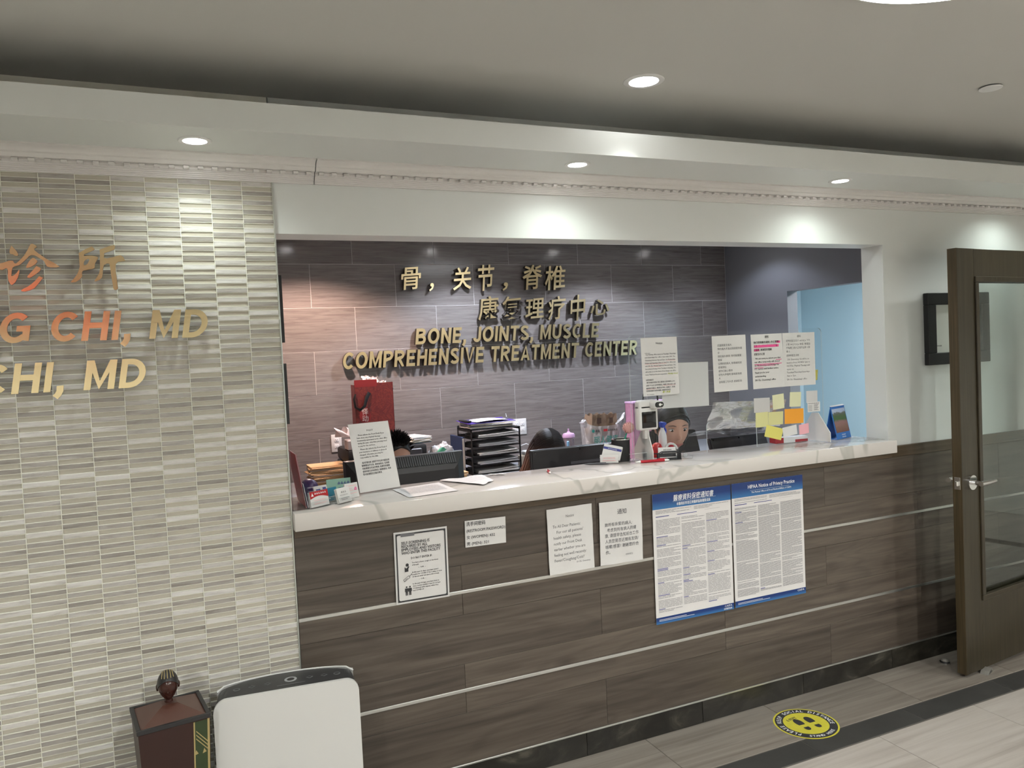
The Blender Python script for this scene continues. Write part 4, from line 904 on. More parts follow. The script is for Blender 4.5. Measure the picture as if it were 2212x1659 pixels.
print_part(o, [(s_, (-.012 if k == 0 else -.080), z_, sz, 'l', .014, wd) for s_, z_, sz, wd, k in PK], M_ink, disp=dp)
o, dp = sheet('vacation_notice', 'bilingual paper notice listing dates, rightmost sheet on the sneeze guard', 'notice', (2.764, YG, 1.511), 0.201, 0.255, -0.4)
PK = [('通知', .106, .0125, None, 0), ('迟传祥医生将于 04/18/26 下午', .085, .0118, .150, 1), ('1 到 04/27/2026 休假. 物理治', .068, .0118, .148, 1), ('疗每周二四六正常开业早 9 到', .051, .0118, .148, 1), ('晚 5.', .034, .0118, .024, 1), ('迟传祥医生诊所', .015, .0118, .078, 1), ("  DR Chuanxiang Chi will be on", -.003, .0112, .134, 1), ("vacation from 04/18/26 1pm to", -.0185, .0112, .146, 1), ("04/27/26. Physical Therapy still", -.034, .0112, .144, 1), ("opens on", -.0495, .0112, .042, 1), ("Tuesdays/Thursdays/Saturdays", -.065, .0112, .142, 1), ("9am to 5pm.", -.081, .0112, .058, 1), ("DR Chi, Chuanxiang's office", -.099, .0112, .124, 1)]
print_part(o, [(s_, (-.012 if k == 0 else -.080), z_, sz, 'l', .004, wd) for s_, z_, sz, wd, k in PK], M_ink2, disp=dp)
M_sty = mat('sticky_yellow', (0.66, 0.64, 0.30), .7); M_sty2 = mat('sticky_pale_yellow', (0.72, 0.72, 0.46), .7); M_sty3 = mat('sticky_bright_yellow', (0.72, 0.66, 0.16), .7); M_stg = mat('sticky_grey', (0.55, 0.54, 0.53), .7)
M_sto = mat('sticky_orange', (0.86, 0.36, 0.03), .7); M_stp = mat('sticky_pink', (0.84, 0.42, 0.46), .7)
NOTES = [('grey', 2.526, 1.305, .095, .068, -1.2, M_stg, 'wide grey sticky note, leftmost in the top row of notes'), ('y1', 2.627, 1.315, .070, .070, 4.0, M_sty2, 'tilted pale yellow sticky note right of the grey note'), ('y2', 2.732, 1.319, .070, .070, -2.5, M_sty2, 'pale yellow sticky note above the orange note'),
         ('y3', 2.523, 1.237, .074, .069, .5, M_sty, 'dull yellow sticky note directly under the grey note'), ('y4', 2.608, 1.237, .091, .062, -.6, M_sty, 'wide yellow sticky note just left of the orange note'), ('or', 2.720, 1.239, .118, .071, -1.8, M_sto, 'bright orange sticky note on the sneeze guard'),
         ('y5', 2.593, 1.170, .104, .056, -15, M_sty3, 'bright yellow slip hanging askew at the bottom of the notes'), ('w6', 2.690, 1.170, .088, .046, 6, M_paper, 'white slip between the askew yellow slip and the pink note'), ('pk', 2.781, 1.172, .062, .048, 5, M_stp, 'pink sticky note above the red box'),
         ('c1', 2.836, 1.325, .071, .058, -1.3, mat('grey_card', (0.62, 0.61, 0.60), .6), 'blank grey card at the right edge of the sneeze guard'), ('c2', 2.846, 1.275, .080, .048, -.7, M_paper, 'small printed appointment card under the blank grey card'), ('ye', 2.872, 1.429, .030, .051, -3, M_sty3, 'yellow note peeking out behind the rightmost paper')]
for i, (k, x, z, w_, h_, tl, m_, lb) in enumerate(NOTES):
    o, dp = sheet('sticky_note', lb, 'sticky note', (x, YG - 0.0004 * (i % 4) if k != 'ye' else YG + 0.0075, z), w_, h_, tl, m_, curl=-0.006 if k[0] in 'yp' else 0, thick=0.0003, nx=6, nz=6)
    if k == 'c2':
        bars_part(o, [(-.035 + .012 * j, -.026 + .012 * j, .0155, .0185) for j in range(6)], M_ink2, 'printed_heading', .0009, dp)
        bars_part(o, [(-.036, -.012, .006 - .006 * j, .0075 - .006 * j) for j in range(5)] + [(.0, .030 - .004 * (j % 3), .010 - .0045 * j, .0117 - .0045 * j) for j in range(7)], M_ink2, 'printed_lines', .0009, dp)
# thermometer -----------------------------------------------------------
t = thing('thermometer', 'white wall-style forehead thermometer with black screen on the sneeze guard foot', 'thermometer', (1.868, 2.835, 1.245))
b = MB(); b.box(-.048, .048, -.022, .020, 0, .112, .010, 3); b.box(-.048, .048, -.022, .020, .085, .130, .012, 3); b.build('body', M_white_pl, t, smooth=True)
b = MB(); b.box(.004, .052, -.062, .012, .092, .127, .011, 3); hd = b.build('sensor_head', M_white_pl, t, smooth=True)
me = curve_mesh([rounded(.043, .024, .0118)], .0008); b = MB(); b.add(me, TR(.028, -.0625, .110) @ FACING); sf = b.build('sensor_face', M_blackg, hd)
b = MB(); b.cyl((.030, -.0631, .110), (.030, -.0645, .110), .0062, n=20); b.cyl((.040, -.0631, .110), (.040, -.0640, .110), .0028, n=12); b.build('sensor_eye', M_chrome, hd)
b = MB(); b.box(-.037, .035, -.0245, -.020, .010, .080, .006, 2); b.build('screen', M_blackg, t, smooth=True)
b = MB(); b.box(-.010, .014, .001, .020, -.04, .005, .002, 1); b.build('bracket', M_white_pl, t)
# policy sign -----------------------------------------------------------
ps = (0.6955, 2.8765, ZC); yaw = R(14.7); lean = -R(15.5)
t = thing('sign_holder', 'clear acrylic slant holder for the POLICY sheet', 'sign holder', ps, yaw)
b = MB(); b.box(-.088, .088, .0012, .0042, .002, .268, M=RX(lean)); b.build('back_panel', M_acr, t)
b = MB(); b.box(-.088, .088, -.004, .078, 0.0003, .0030); b.build('base', M_acr, t)
o, dp = sheet('policy_sheet', 'white POLICY sheet leaning in an acrylic holder on the counter', 'sign', (0, 0, 0), 0.172, 0.262)
o.matrix_world = TR(*ps) @ RZ(yaw) @ RX(lean) @ TR(0, -0.0003, 0.134)
PT = [('Please inform the Front Desk if you', -.053, .083, .110), ('have done any physical therapy', -.060, .0725, .100), ('treatment(acupuncture) in the other office', -.060, .062, .128), ('during the year, otherwise you may need', -.060, .0515, .124), ('to pay for the services.', -.060, .041, .072), ('Please also inform the Front Desk if', -.053, .028, .112), ('your insurance or address or phone #', -.060, .0175, .116), ('changed, otherwise you may be', -.060, .007, .098), ('responsible for the bills.', -.060, -.0035, .076), ('病人们请注意, 如果您今年在其它医院诊所', -.056, -.024, .116), ('做物理治疗针灸, 请告知前台. 否则您', -.060, -.035, .118), ('可能需要支付治疗费用. 如果您的保险', -.060, -.046, .118), ('或者家庭住址电话有变, 请通知前台. 否则', -.060, -.057, .120), ('您可能需要支付看诊费用.', -.060, -.068, .080)]
print_part(o, [('POLICY', 0, .098, .0100, 'c', .01, .026)] + [(s_, x_, z_, .0085, 'l', .006, wd) for s_, x_, z_, wd in PT], M_ink, disp=dp)
# left cluster ------------------------------------------------------------
t = thing('brochure_holder', 'clear brochure rack against the tiled wall end of the counter', 'holder', (0.372, 2.665, ZC))
b = MB(); b.box(-.028, -.026, 0, .20, 0.0005, .20); b.box(.024, .026, 0, .20, 0.0005, .085); b.box(-.028, .026, 0, .20, 0.0005, .003); b.box(-.028, .026, -.0005, .0015, .003, .075); b.box(-.028, .026, .1985, .2005, .003, .09); b.build('shell', M_acr, t)
def booklet(name, label, m, x0, xt, y0, y1, h, th):
    b = MB(); lean_ = math.atan2(xt - x0, h)
    b.box(-th / 2, th / 2, 0, y1 - y0, 0, h, .0008, 1, M=RY(lean_)); ob = tag(b.build(name, m, None, (x0, y0, ZC + .0045)), label, 'booklet')
    b = MB(); b.box(-th / 2 + .0008, th / 2 - .0008, -.0004, y1 - y0 - .002, .001, h + .0002, M=RY(lean_)); b.build('pages', M_paper if m is M_navy else M_ink2, ob)
    return ob
booklet('red_booklet', 'red folder leaning left in the clear brochure rack', M_red, 0.389, 0.362, 2.672, 2.862, .188, .004)
booklet('navy_booklet', 'dark blue booklet in the clear brochure rack', M_navy, 0.3945, 0.381, 2.668, 2.850, .085, .003)
b = MB(); b.ball((0, 0, .034), (.034, .034, .034), 28, 16); o = tag(b.build('purple_ball', M_purple, None, (0.437, 2.916, ZC), smooth=True), 'dark purple ball with white print behind the card holders', 'ball')
marks(o, [(-.010, .038, 5, .0035, .0048), (-.008, .024, 4, .0035, .0048)], M_prwhite, 'printed_marks', .0338)
def card_stack(name, label, m, cx, cy, yw, lean_, w_, h_, th, print_fn=None, holder_label=None, zoff=.004):
    """cards standing in a small clear holder"""
    if holder_label:
        t_ = thing('card_holder', holder_label, 'card holder', (cx, cy, ZC), yw)
        b = MB(); b.box(-w_ / 2 - .003, w_ / 2 + .003, -.004, th + .012, .0004, .0026); b.box(-w_ / 2 - .003, w_ / 2 + .003, -.004, -.0022, .0026, h_ * .42); b.build('tray', M_acr, t_)
        b = MB(); b.box(-w_ / 2 - .003, w_ / 2 + .003, th + .0045, th + .0063, .0026, h_ * .8, M=RX(lean_)); b.build('back', M_acr, t_)
        b = MB(); b.box(-w_ / 2 - .003, w_ / 2 + .003, -.0043, -.0019, h_ * .42, h_ * .42 + .0012); b.build('lip', M_acredge, t_)
    b = MB(); n_ = 8
    for i in range(n_): b.box(-w_ / 2 + .0006 * ((i * 7) % 3 - 1), w_ / 2 + .0006 * ((i * 5) % 3 - 1), i * th / n_, (i + .85) * th / n_, 0, h_ - .0008 * ((i * 3) % 4))
    o_ = tag(b.build(name, m), label, 'cards'); o_.matrix_world = TR(cx, cy, ZC + zoff) @ RZ(yw) @ RX(lean_)
    if print_fn: print_fn(o_, w_, h_)
    return o_
def pf_red(o_, w_, h_):
    b = MB(); n_ = 12
    P = [(-w_ / 2, -.0006, h_)] + [(-w_ / 2 + w_ * i / n_, -.0006, h_ * (.52 + .16 * math.sin(math.pi * i / n_))) for i in range(n_ + 1)] + [(w_ / 2, -.0006, h_)]
    b.poly(P); b.build('red_header', M_red, o_, recalc=False)
    marks(o_, [(-w_ / 2 + .020, h_ * .80, 6, .0062, .0086)], M_prwhite, 'header_marks', .0010); b = MB(); b.poly(((-w_ / 2 + .005, -.001, h_ * .70), (-w_ / 2 + .016, -.001, h_ * .70), (-w_ / 2 + .0105, -.001, h_ * .92))); b.build('triangle_logo', M_prwhite, o_, recalc=False)
    bars_part(o_, [(-.025, .028, h_ * .42, h_ * .44), (-.025, .02, h_ * .36, h_ * .38), (-.025, .030, h_ * .22, h_ * .24), (-.025, .024, h_ * .16, h_ * .18)], M_pinkpale, 'printed_lines', .0010)
card_stack('business_cards', 'red and white business cards in front, nearest the tiled wall', M_paper, 0.4385, 2.684, R(30), -R(10), .078, .053, .010, pf_red, 'clear card holder holding the red and white cards')
card_stack('business_cards', 'teal business cards in a clear holder on the counter', M_teal, 0.4850, 2.752, R(33), -R(8), .070, .047, .012, None, 'clear card holder holding the teal cards')
def pf_w(o_, w_, h_):
    marks(o_, [(-.012, h_ * .66, 3, .0062, .0085), (-.020, h_ * .48, 8, .0032, .0048)], M_ink2, 'printed_marks', .0008)
    bars_part(o_, [(-.018, .02, h_ * .28, h_ * .31), (-.018, .012, h_ * .18, h_ * .21)], M_ink2, 'printed_lines', .0008)
def pf_p(o_, w_, h_):
    marks(o_, [(.010, h_ * .50, 1, .012, .012)], M_pinkhl, 'pink_mark', .0008)
    bars_part(o_, [(-.022, .022, h_ * .80, h_ * .84), (-.02, .0, h_ * .62, h_ * .65), (-.02, .006, h_ * .5, h_ * .53), (-.02, .02, h_ * .3, h_ * .33)], M_pinkpale, 'printed_lines', .0008)
card_stack('business_cards', 'white business cards with grey print, rightmost clear holder of the left group', M_paper, 0.5290, 2.704, R(33), -R(16), .060, .052, .012, pf_w, 'clear card holder holding the white cards')
card_stack('business_cards', 'white cards with pink print just left of the POLICY sheet', M_paper, 0.5720, 2.786, R(24), -R(12), .056, .054, .008, pf_p, None, .001)
card_stack('business_cards', 'small white cards peeking up behind the teal cards', M_paper, 0.4700, 2.812, R(24), -R(20), .055, .054, .006, lambda o_, w_, h_: bars_part(o_, [(.008, .022, h_ * .6, h_ * .85), (-.02, -.002, h_ * .7, h_ * .78)], M_inkblue, 'printed_logo', .0008), None, .001)
o, dp = sheet('mint_card', 'mint green card with navy characters behind the left card holders', 'card', (0.545, 2.905, ZC + .029), 0.090, 0.058, 0, M_mint, lean=-R(8))
marks(o, [(-.004, .008, 4, .0095, .0115), (-.002, -.006, 8, .0035, .0045)], M_inkblue)
# papers lying flat ---------------------------------------------------
def flat_paper(name, label, corners, m=None, lift=0.0012, wav=0.0012, seed=1, lines=0, cat='paper'):
    P = [Vector((x, y, 0)) for x, y in corners]; c = sum(P, Vector()) / 4
    def f(u, v, dz=0): 
        p = P[0].lerp(P[1], u).lerp(P[3].lerp(P[2], u), v) - c
        return (p.x, p.y, lift + wav * (1 + noise.noise(Vector((u * 3 + seed, v * 3, seed)))) + dz)
    b = MB(); b.grid(lambda u, v: f(u, v), 10, 10); b.grid(lambda u, v: f(u, v, -.0005), 10, 10)
    o = tag(b.build(name, m or M_paper, None, (c.x, c.y, ZC), smooth=True), label, cat)
    if lines:
        b = MB(); rnd = random.Random(seed)
        for i in range(lines):
            v0 = .12 + .62 * i / lines; x = .1
            while x < .88:
                L = rnd.uniform(.03, .12); u1 = min(x + L, .9)
                b.poly([f(x, v0, .0007), f(u1, v0, .0007), f(u1, v0 + .012, .0007), f(x, v0 + .012, .0007)]); x = u1 + .012
        b.build('printed_lines', mat('faint_print_' + name, (.42, .42, .43), .6), o, recalc=False)
    return o
flat_paper('printed_sheet', 'printed sheet lying flat on the counter beside the POLICY sign', [(.736, 2.857), (.933, 2.896), (.934, 2.672), (.742, 2.652)], lines=14)
flat_paper('folded_sheet', 'folded white sheet with pointed ends lying on the counter', [(.948, 2.930), (1.136, 2.946), (1.124, 2.790), (1.051, 2.715)], wav=.004, seed=4, lines=5)
flat_paper('paper_slip', 'thin white paper slip at the rear edge of the counter', [(1.160, 2.944), (1.222, 2.922), (1.226, 2.900), (1.170, 2.925)], wav=.003, seed=6)
# pens ------------------------------------------------------------------
M_redpl = mat('red_plastic', (0.42, 0.01, 0.025), .25); M_greypl = mat('dark_grey_plastic', (0.07, 0.07, 0.08), .35); M_pkw = mat('pen_white', (0.8, 0.8, 0.78), .3)
def pen(label, p0, p1, r, mbody, mtip):
    p0 = Vector((*p0, 0)); p1 = Vector((*p1, 0)); d = p1 - p0; L = d.length
    t_ = thing('pen', label, 'pen', (p0.x, p0.y, ZC), math.atan2(d.y, d.x))
    b = MB(); b.tube([(.022, 0, r), (.03, 0, r), (L - .03, 0, r), (L - .022, 0, r)], [r * .9, r, r, r * .9], 12); b.build('barrel', mbody, t_, smooth=True)
    b = MB(); b.tube([(0, 0, r), (.006, 0, r), (.022, 0, r)], [.0008, .0022, r * .9], 10); b.build('tip', mtip, t_, smooth=True)
    b = MB(); b.tube([(L - .022, 0, r), (L - .008, 0, r), (L, 0, r)], [r * .9, r * .8, r * .3], 10); b.build('cap', mtip, t_, smooth=True)
    b = MB(); b.box(L - .055, L - .014, -.0015, .0015, r * 1.9, r * 2.4); b.box(L - .018, L - .014, -.0015, .0015, r * .9, r * 2.4); b.build('clip', mbody, t_)
    return t_
pen('short red and white pen lying alone near the middle of the counter', (1.373, 2.789), (1.396, 2.872), .0052, M_redpl, M_pkw)
pen('dark grey pen lying at the rear edge of the counter', (1.600, 2.926), (1.690, 2.862), .0042, M_greypl, M_greypl)
pen('long red pen with white ends in front of the thermometer', (1.788, 2.810), (1.936, 2.7745), .0062, M_redpl, M_pkw)
# right cluster ------------------------------------------------------------
def pf_bank(o_, w_, h_):
    b = MB(); b.poly(((-w_ / 2, -.0006, h_ * .62), (w_ / 2, -.0006, h_ * .62), (w_ / 2, -.0006, h_ * .80), (-w_ / 2, -.0006, h_ * .80))); b.build('navy_stripe', M_inkblue, o_, recalc=False)
    marks(o_, [(-.020, h_ * .68, 9, .0034, .0046)], M_prwhite, 'stripe_marks', .0009)
o = card_stack('business_cards', 'tilted white cards with navy stripe beside the black pen cup', M_paper, 1.712, 2.897, R(-40), -R(22), .080, .060, .012, pf_bank, 'clear card holder holding the navy-striped cards')
o.matrix_world = TR(1.716, 2.896, ZC + .020) @ RZ(R(-40)) @ RX(-R(20)) @ RY(R(12))
card_stack('business_cards', 'white cards with red print low in the navy-striped card holder', M_paper, 1.707, 2.892, R(-40), -R(4), .078, .034, .004, lambda o_, w_, h_: marks(o_, [(-.026, .018, 8, .0058, .0068), (-.029, .007, 9, .0056, .0066)], M_pinkpale, 'red_marks', .0008), None, .003)
t = thing('pen_cup', 'black pen cup with a chrome rim behind the navy-striped cards', 'cup', (1.790, 2.928, ZC))
b = MB(); b.lathe([(.0, .003), (.039, .003), (.041, .095), (.0375, .095), (.036, .006), (0, .006)], n=32, close=False); b.lathe([(.0, .0004), (.039, .0004), (.039, .003)], n=32, close=False); b.build('wall', M_blackm, t, smooth=True)
b = MB(); b.lathe([(.0405, .093), (.0425, .095), (.0415, .099), (.0385, .099), (.0375, .095)], n=32, close=False); b.build('rim', M_chrome, t, smooth=True)
t = thing('pompom_pen', 'green pen with a fluffy pink pompom standing in the pen cup', 'pen', (1.776, 2.928, ZC + .010))
b = MB(); b.tube([(0, 0, 0), (.024, -.004, .06), (.046, -.008, .118)], .0032, 8); b.build('stick', mat('green_plastic', (0.03, 0.36, 0.24), .35), t, smooth=True)
b = MB(); pc = Vector((.052, -.010, .133)); rnd = random.Random(3)
b.ball(pc, .023, 16, 10)
for i in range(420):
    a, c_ = rnd.uniform(0, 6.283), rnd.uniform(-1, 1); s_ = math.sqrt(1 - c_ * c_); d = Vector((s_ * math.cos(a), s_ * math.sin(a), c_)); q = d.orthogonal().normalized() * .0016; k = d.cross(q)
    p = pc + d * .021; e = pc + d * rnd.uniform(.026, .031)
    v = [b.bm.verts.new(p + q), b.bm.verts.new(p - q * .5 + k * .8), b.bm.verts.new(p - q * .5 - k * .8), b.bm.verts.new(e)]
    for f in ((0, 1, 3), (1, 2, 3), (2, 0, 3)): b.bm.faces.new([v[j] for j in f])
b.build('pompom', mat('pink_fluff', (0.72, 0.42, 0.38), .9), t)
t = thing('acrylic_tray', 'small empty clear tray in front of the thermometer foot', 'tray', (1.828, 2.862, ZC), R(-6))
b = MB(); b.box(-.042, .042, -.016, .016, .0005, .0025); b.box(-.042, .042, -.016, -.0145, .0025, .036); b.box(-.042, .042, .0145, .016, .0025, .036); b.box(-.042, -.0405, -.0145, .0145, .0025, .036); b.box(.0405, .042, -.0145, .0145, .0025, .036); b.build('shell', M_acr, t)
b = MB(); b.box(-.042, .042, -.0163, -.0142, .036, .0372); b.build('rim', M_acredge, t)
t = thing('desk_organizer', 'black mesh card organizer right of the thermometer foot', 'organizer', (1.966, 2.818, ZC), R(-22))
b = MB(); b.box(-.050, .050, -.022, .022, .0005, .006, .001, 1); b.build('base', M_blackm, t)
for y in (-.020, .006, .020):
    b = MB(); b.tube([(-.047, y, .004), (-.047, y, .026), (-.030, y, .034), (.030, y, .034), (.047, y, .026), (.047, y, .004)], .0022, 8); b.build('wire_hoop', M_blackm, t, smooth=True)
b = MB()
for i in range(9): b.box(.030, .047, -.019, -.017, .006 + .0045 * i, .0075 + .0045 * i); b.box(.030 + .002 * i, .0312 + .002 * i, -.019, -.017, .006, .046)
b.build('mesh_side', M_blackm, t)
card_stack('business_cards', 'white cards with black print in the black mesh organizer', M_paper, 1.963, 2.826, R(-22), -R(6), .076, .046, .008, lambda o_, w_, h_: (bars_part(o_, [(-w_ / 2, w_ / 2, .004, .020)], M_ink, 'black_stripe', .0006), marks(o_, [(-.016, .033, 5, .0056, .0075)], M_ink, 'printed_marks', .0008)), None, .0065)
t = thing('round_holder', 'glossy red round tape dome behind the black organizer', 'dispenser', (1.972, 2.918, ZC))
b = MB(); b.lathe([(0, .0004), (.024, .0004), (.028, .018), (.027, .040), (.020, .056), (.008, .064), (0, .065)], n=28, close=False); b.build('dome', mat('glossy_red', (0.50, 0.01, 0.012), .12), t, smooth=True)
b = MB(); b.lathe([(.0286, .016), (.0296, .018), (.0286, .020)], n=28, close=False); b.build('seam', M_blackm, t)
t = thing('red_marker', 'short red capped marker standing behind the white curved handle', 'marker', (2.058, 2.930, ZC))
b = MB(); b.cyl((0, 0, .0004), (0, 0, .030), .010, n=16); b.build('barrel', M_pkw, t, smooth=True)
b = MB(); b.lathe([(.0108, .030), (.0112, .055), (.009, .058), (0, .0585)], n=16, close=False); b.build('cap', M_redpl, t, smooth=True)
t = thing('curved_handle', 'white curved handle of a stamp standing right of the black organizer', 'stamp', (2.040, 2.900, ZC), R(-15))
b = MB(); b.tube([(.030 * math.cos(R(a)) - .004, 0, .020 + .036 * math.sin(R(a))) for a in range(200, -50, -16)], .0052, 10); b.build('handle', M_white_pl, t, smooth=True)
b = MB(); b.box(-.044, .030, -.010, .010, .0004, .010, .003, 2); b.build('base', M_white_pl, t, smooth=True)
t = thing('tape_dispenser', 'tiny clear tape dispenser near the front of the counter', 'tape', (2.040, 2.792, ZC), R(-25))
b = MB(); b.prism([(-.022, -.008, .0005), (.024, -.008, .0005), (.026, -.008, .010), (.010, -.008, .014), (-.006, -.008, .034), (-.020, -.008, .030)], (0, .016, 0)); b.build('body', M_acr, t)
b = MB(); b.cyl((-.006, -.005, .015), (-.006, .005, .015), .0085, n=20); b.build('roll', mat('tape_film', (.42, .43, .45), .2), t, smooth=True)
t = thing('spray_bottle', 'white spray bottle with a blue trigger behind the sneeze guard', 'bottle', (2.012, 2.928, ZC)); t.scale = (.72, .72, .92)
b = MB(); b.lathe([(0, .0004), (.024, .0004), (.026, .004), (.026, .095), (.020, .118), (.011, .130), (.011, .140), (0, .140)], n=24, close=False); b.build('bottle', mat('milky_plastic', (.70, .71, .72), .35), t, smooth=True)
b = MB(); b.box(-.012, .012, -.020, .020, .140, .168, .005, 2); b.box(.010, .030, -.006, .006, .150, .164, .002, 1); b.tube([(.014, 0, .142), (.026, 0, .126), (.024, 0, .110)], .005, 8); b.build('trigger', M_blue2, t, smooth=True)
t = thing('medicine_box', 'flat red and white carton beside the right guard foot', 'box', (2.730, 2.908, ZC), R(-8))
b = MB(); b.box(-.090, .090, -.024, .024, .0005, .027, .0012, 1); b.build('carton', M_prwhite, t)
b = MB(); b.box(-.0905, -.045, -.0245, .0245, .001, .0265); b.box(.02, .0905, -.0245, .0245, .001, .014); b.build('red_print', M_redpl, t)
# tent calendar --------------------------------------------------------
t = thing('desk_calendar', 'blue tent desk calendar with a landscape photo at the end of the counter', 'calendar', (3.003, 2.862, ZC), R(17))
M_cblue = mat('calendar_blue', (0.03, 0.16, 0.50), .45)
b = MB(); tilt_ = math.atan2(.034, .160); b.box(-.070, .070, 0, .0025, 0, .163, M=TR(0, -.034, .0005) @ RX(-tilt_)); fr = b.build('front_board', M_cblue, t)
b = MB(); b.box(-.070, .070, 0, .0025, 0, .163, M=TR(0, .034, .0005) @ RX(tilt_) @ TR(0, -.0025, 0)); b.build('back_board', M_cblue, t)
b = MB(); b.box(-.070, .070, -.034, .034, .0004, .0022); b.build('base_board', M_cblue, t)
def cal_mat():
    m, n, l, b_ = nt('calendar_photo')
    tc = n.new('ShaderNodeTexCoord'); sp = n.new('ShaderNodeSeparateXYZ'); l.new(tc.outputs['Generated'], sp.inputs[0])
    nz = n.new('ShaderNodeTexNoise'); nz.inputs['Scale'].default_value = 9; nz.inputs['Detail'].default_value = 6; l.new(tc.outputs['Generated'], nz.inputs['Vector'])
    ad = n.new('ShaderNodeMath'); ad.operation = 'MULTIPLY_ADD'; ad.inputs[1].default_value = .22; l.new(nz.outputs['Fac'], ad.inputs[0]); l.new(sp.outputs['Z'], ad.inputs[2])
    r = n.new('ShaderNodeValToRGB'); c = r.color_ramp
    pts = [(0.10, (.16, .06, .04)), (0.35, (.22, .12, .08)), (.55, (.26, .13, .13)), (.66, (.05, .13, .03)), (.80, (.07, .12, .04)), (.92, (.12, .13, .11)), (.97, (.42, .50, .66))]
    while len(c.elements) < len(pts): c.elements.new(.5)
    for e, (p_, k) in zip(c.elements, pts): e.position = p_; e.color = (*k, 1)
    l.new(ad.outputs[0], r.inputs['Fac']); l.new(r.outputs[0], b_.inputs['Base Color']); b_.inputs['Roughness'].default_value = .35
    return m
b = MB(); b.box(-.064, .064, -.0015, -.0003, .032, .150, M=TR(0, -.034, .0005) @ RX(-tilt_)); b.build('photo_page', cal_mat(), t)
pp = marks(t, [(-.018, .018, 6, .0050, .0064), (-.018, .007, 5, .0056, .0076)], M_prwhite, 'printed_marks', .0012)
pp.matrix_local = TR(0, -.034, .0005) @ RX(-tilt_)
b = MB(); b.tube([(-.066 + .132 * i / 40, (.004 if i % 2 else -.004), .160 + .004 * (i % 2)) for i in range(41)], .0012, 6); b.build('spiral', M_pkw, t)
# ================================================================== OFFICE BEHIND THE COUNTER
M_desk = mat('grey_laminate', (0.23, 0.24, 0.26), .45); M_desk2 = mat('white_laminate', (.6, .6, .6), .5)
ZD, ZK = 0.76, 0.860
t = thing('front_desk', 'long work desk behind the reception counter', 'desk', (1.70, 3.18, 0))
b = MB(); b.box(-1.35, .25, -.385, .30, ZD - .03, ZD, .002, 1); b.build('top', M_desk, t)
for x in (-1.33, -.5, .21): b = MB(); b.box(x, x + .03, -.37, .28, 0, ZD - .03); b.build('leg_panel', M_desk, t)
t = thing('side_desk', 'short desk under the film-covered monitor', 'desk', (2.78, 3.05, 0))
b = MB(); b.box(-.30, .32, -.25, .26, ZD - .03, ZD, .002, 1); b.build('top', M_desk, t)
for x in (-.295, .28): b = MB(); b.box(x, x + .03, -.23, .24, 0, ZD - .03); b.build('leg_panel', M_desk, t)
t = thing('back_cabinet', 'long grey cabinet along the tiled office wall', 'cabinet', (2.05, 4.715, 0))
b = MB(); b.box(-1.85, 1.80, -.275, .275, ZK - .03, ZK, .002, 1); b.build('top', M_desk, t)
b = MB(); b.box(-1.83, 1.78, -.25, .27, .08, ZK - .03); b.build('body', M_desk2, t)
for i in range(6):
    b = MB(); b.box(0, .59, -.018, 0, 0, .70, .002, 1); d = b.build('door', M_desk2, t, (-1.82 + .6 * i, -.25, .10))
    b = MB(); b.box(.52, .535, -.035, -.018, .55, .66, .003, 1); b.build('handle', M_chrome, d)
# wall outlets --------------------------------------------------------
def outlet(label, x, z, w_, cols):
    t_ = thing('wall_outlet', label, 'outlet', (x, B - .001, z))
    b = MB(); b.box(-w_ / 2, w_ / 2, -.006, 0, -.056, .056, .002, 2); b.build('plate', M_white_pl, t_, smooth=True)
    for c_ in cols:
        for zz in (-.020, .020):
            b = MB(); b.box(c_ - .0145, c_ + .0145, -.0082, -.005, zz - .0125, zz + .0125, .003, 2); s_ = b.build('socket', M_fix, t_, smooth=True)
            b = MB(); b.box(c_ - .007, c_ - .005, -.0086, -.008, zz - .001, zz + .006); b.box(c_ + .005, c_ + .007, -.0086, -.008, zz - .001, zz + .006); b.box(c_ - .002, c_ + .002, -.0086, -.008, zz - .008, zz - .004); b.build('slots', M_ink, s_)
outlet('single-column wall outlet on the left of the tiled office wall', .938, 1.083, .066, [0])
outlet('white double wall outlet beside the black letter tray', 2.228, 1.085, .108, [-.024, .024])
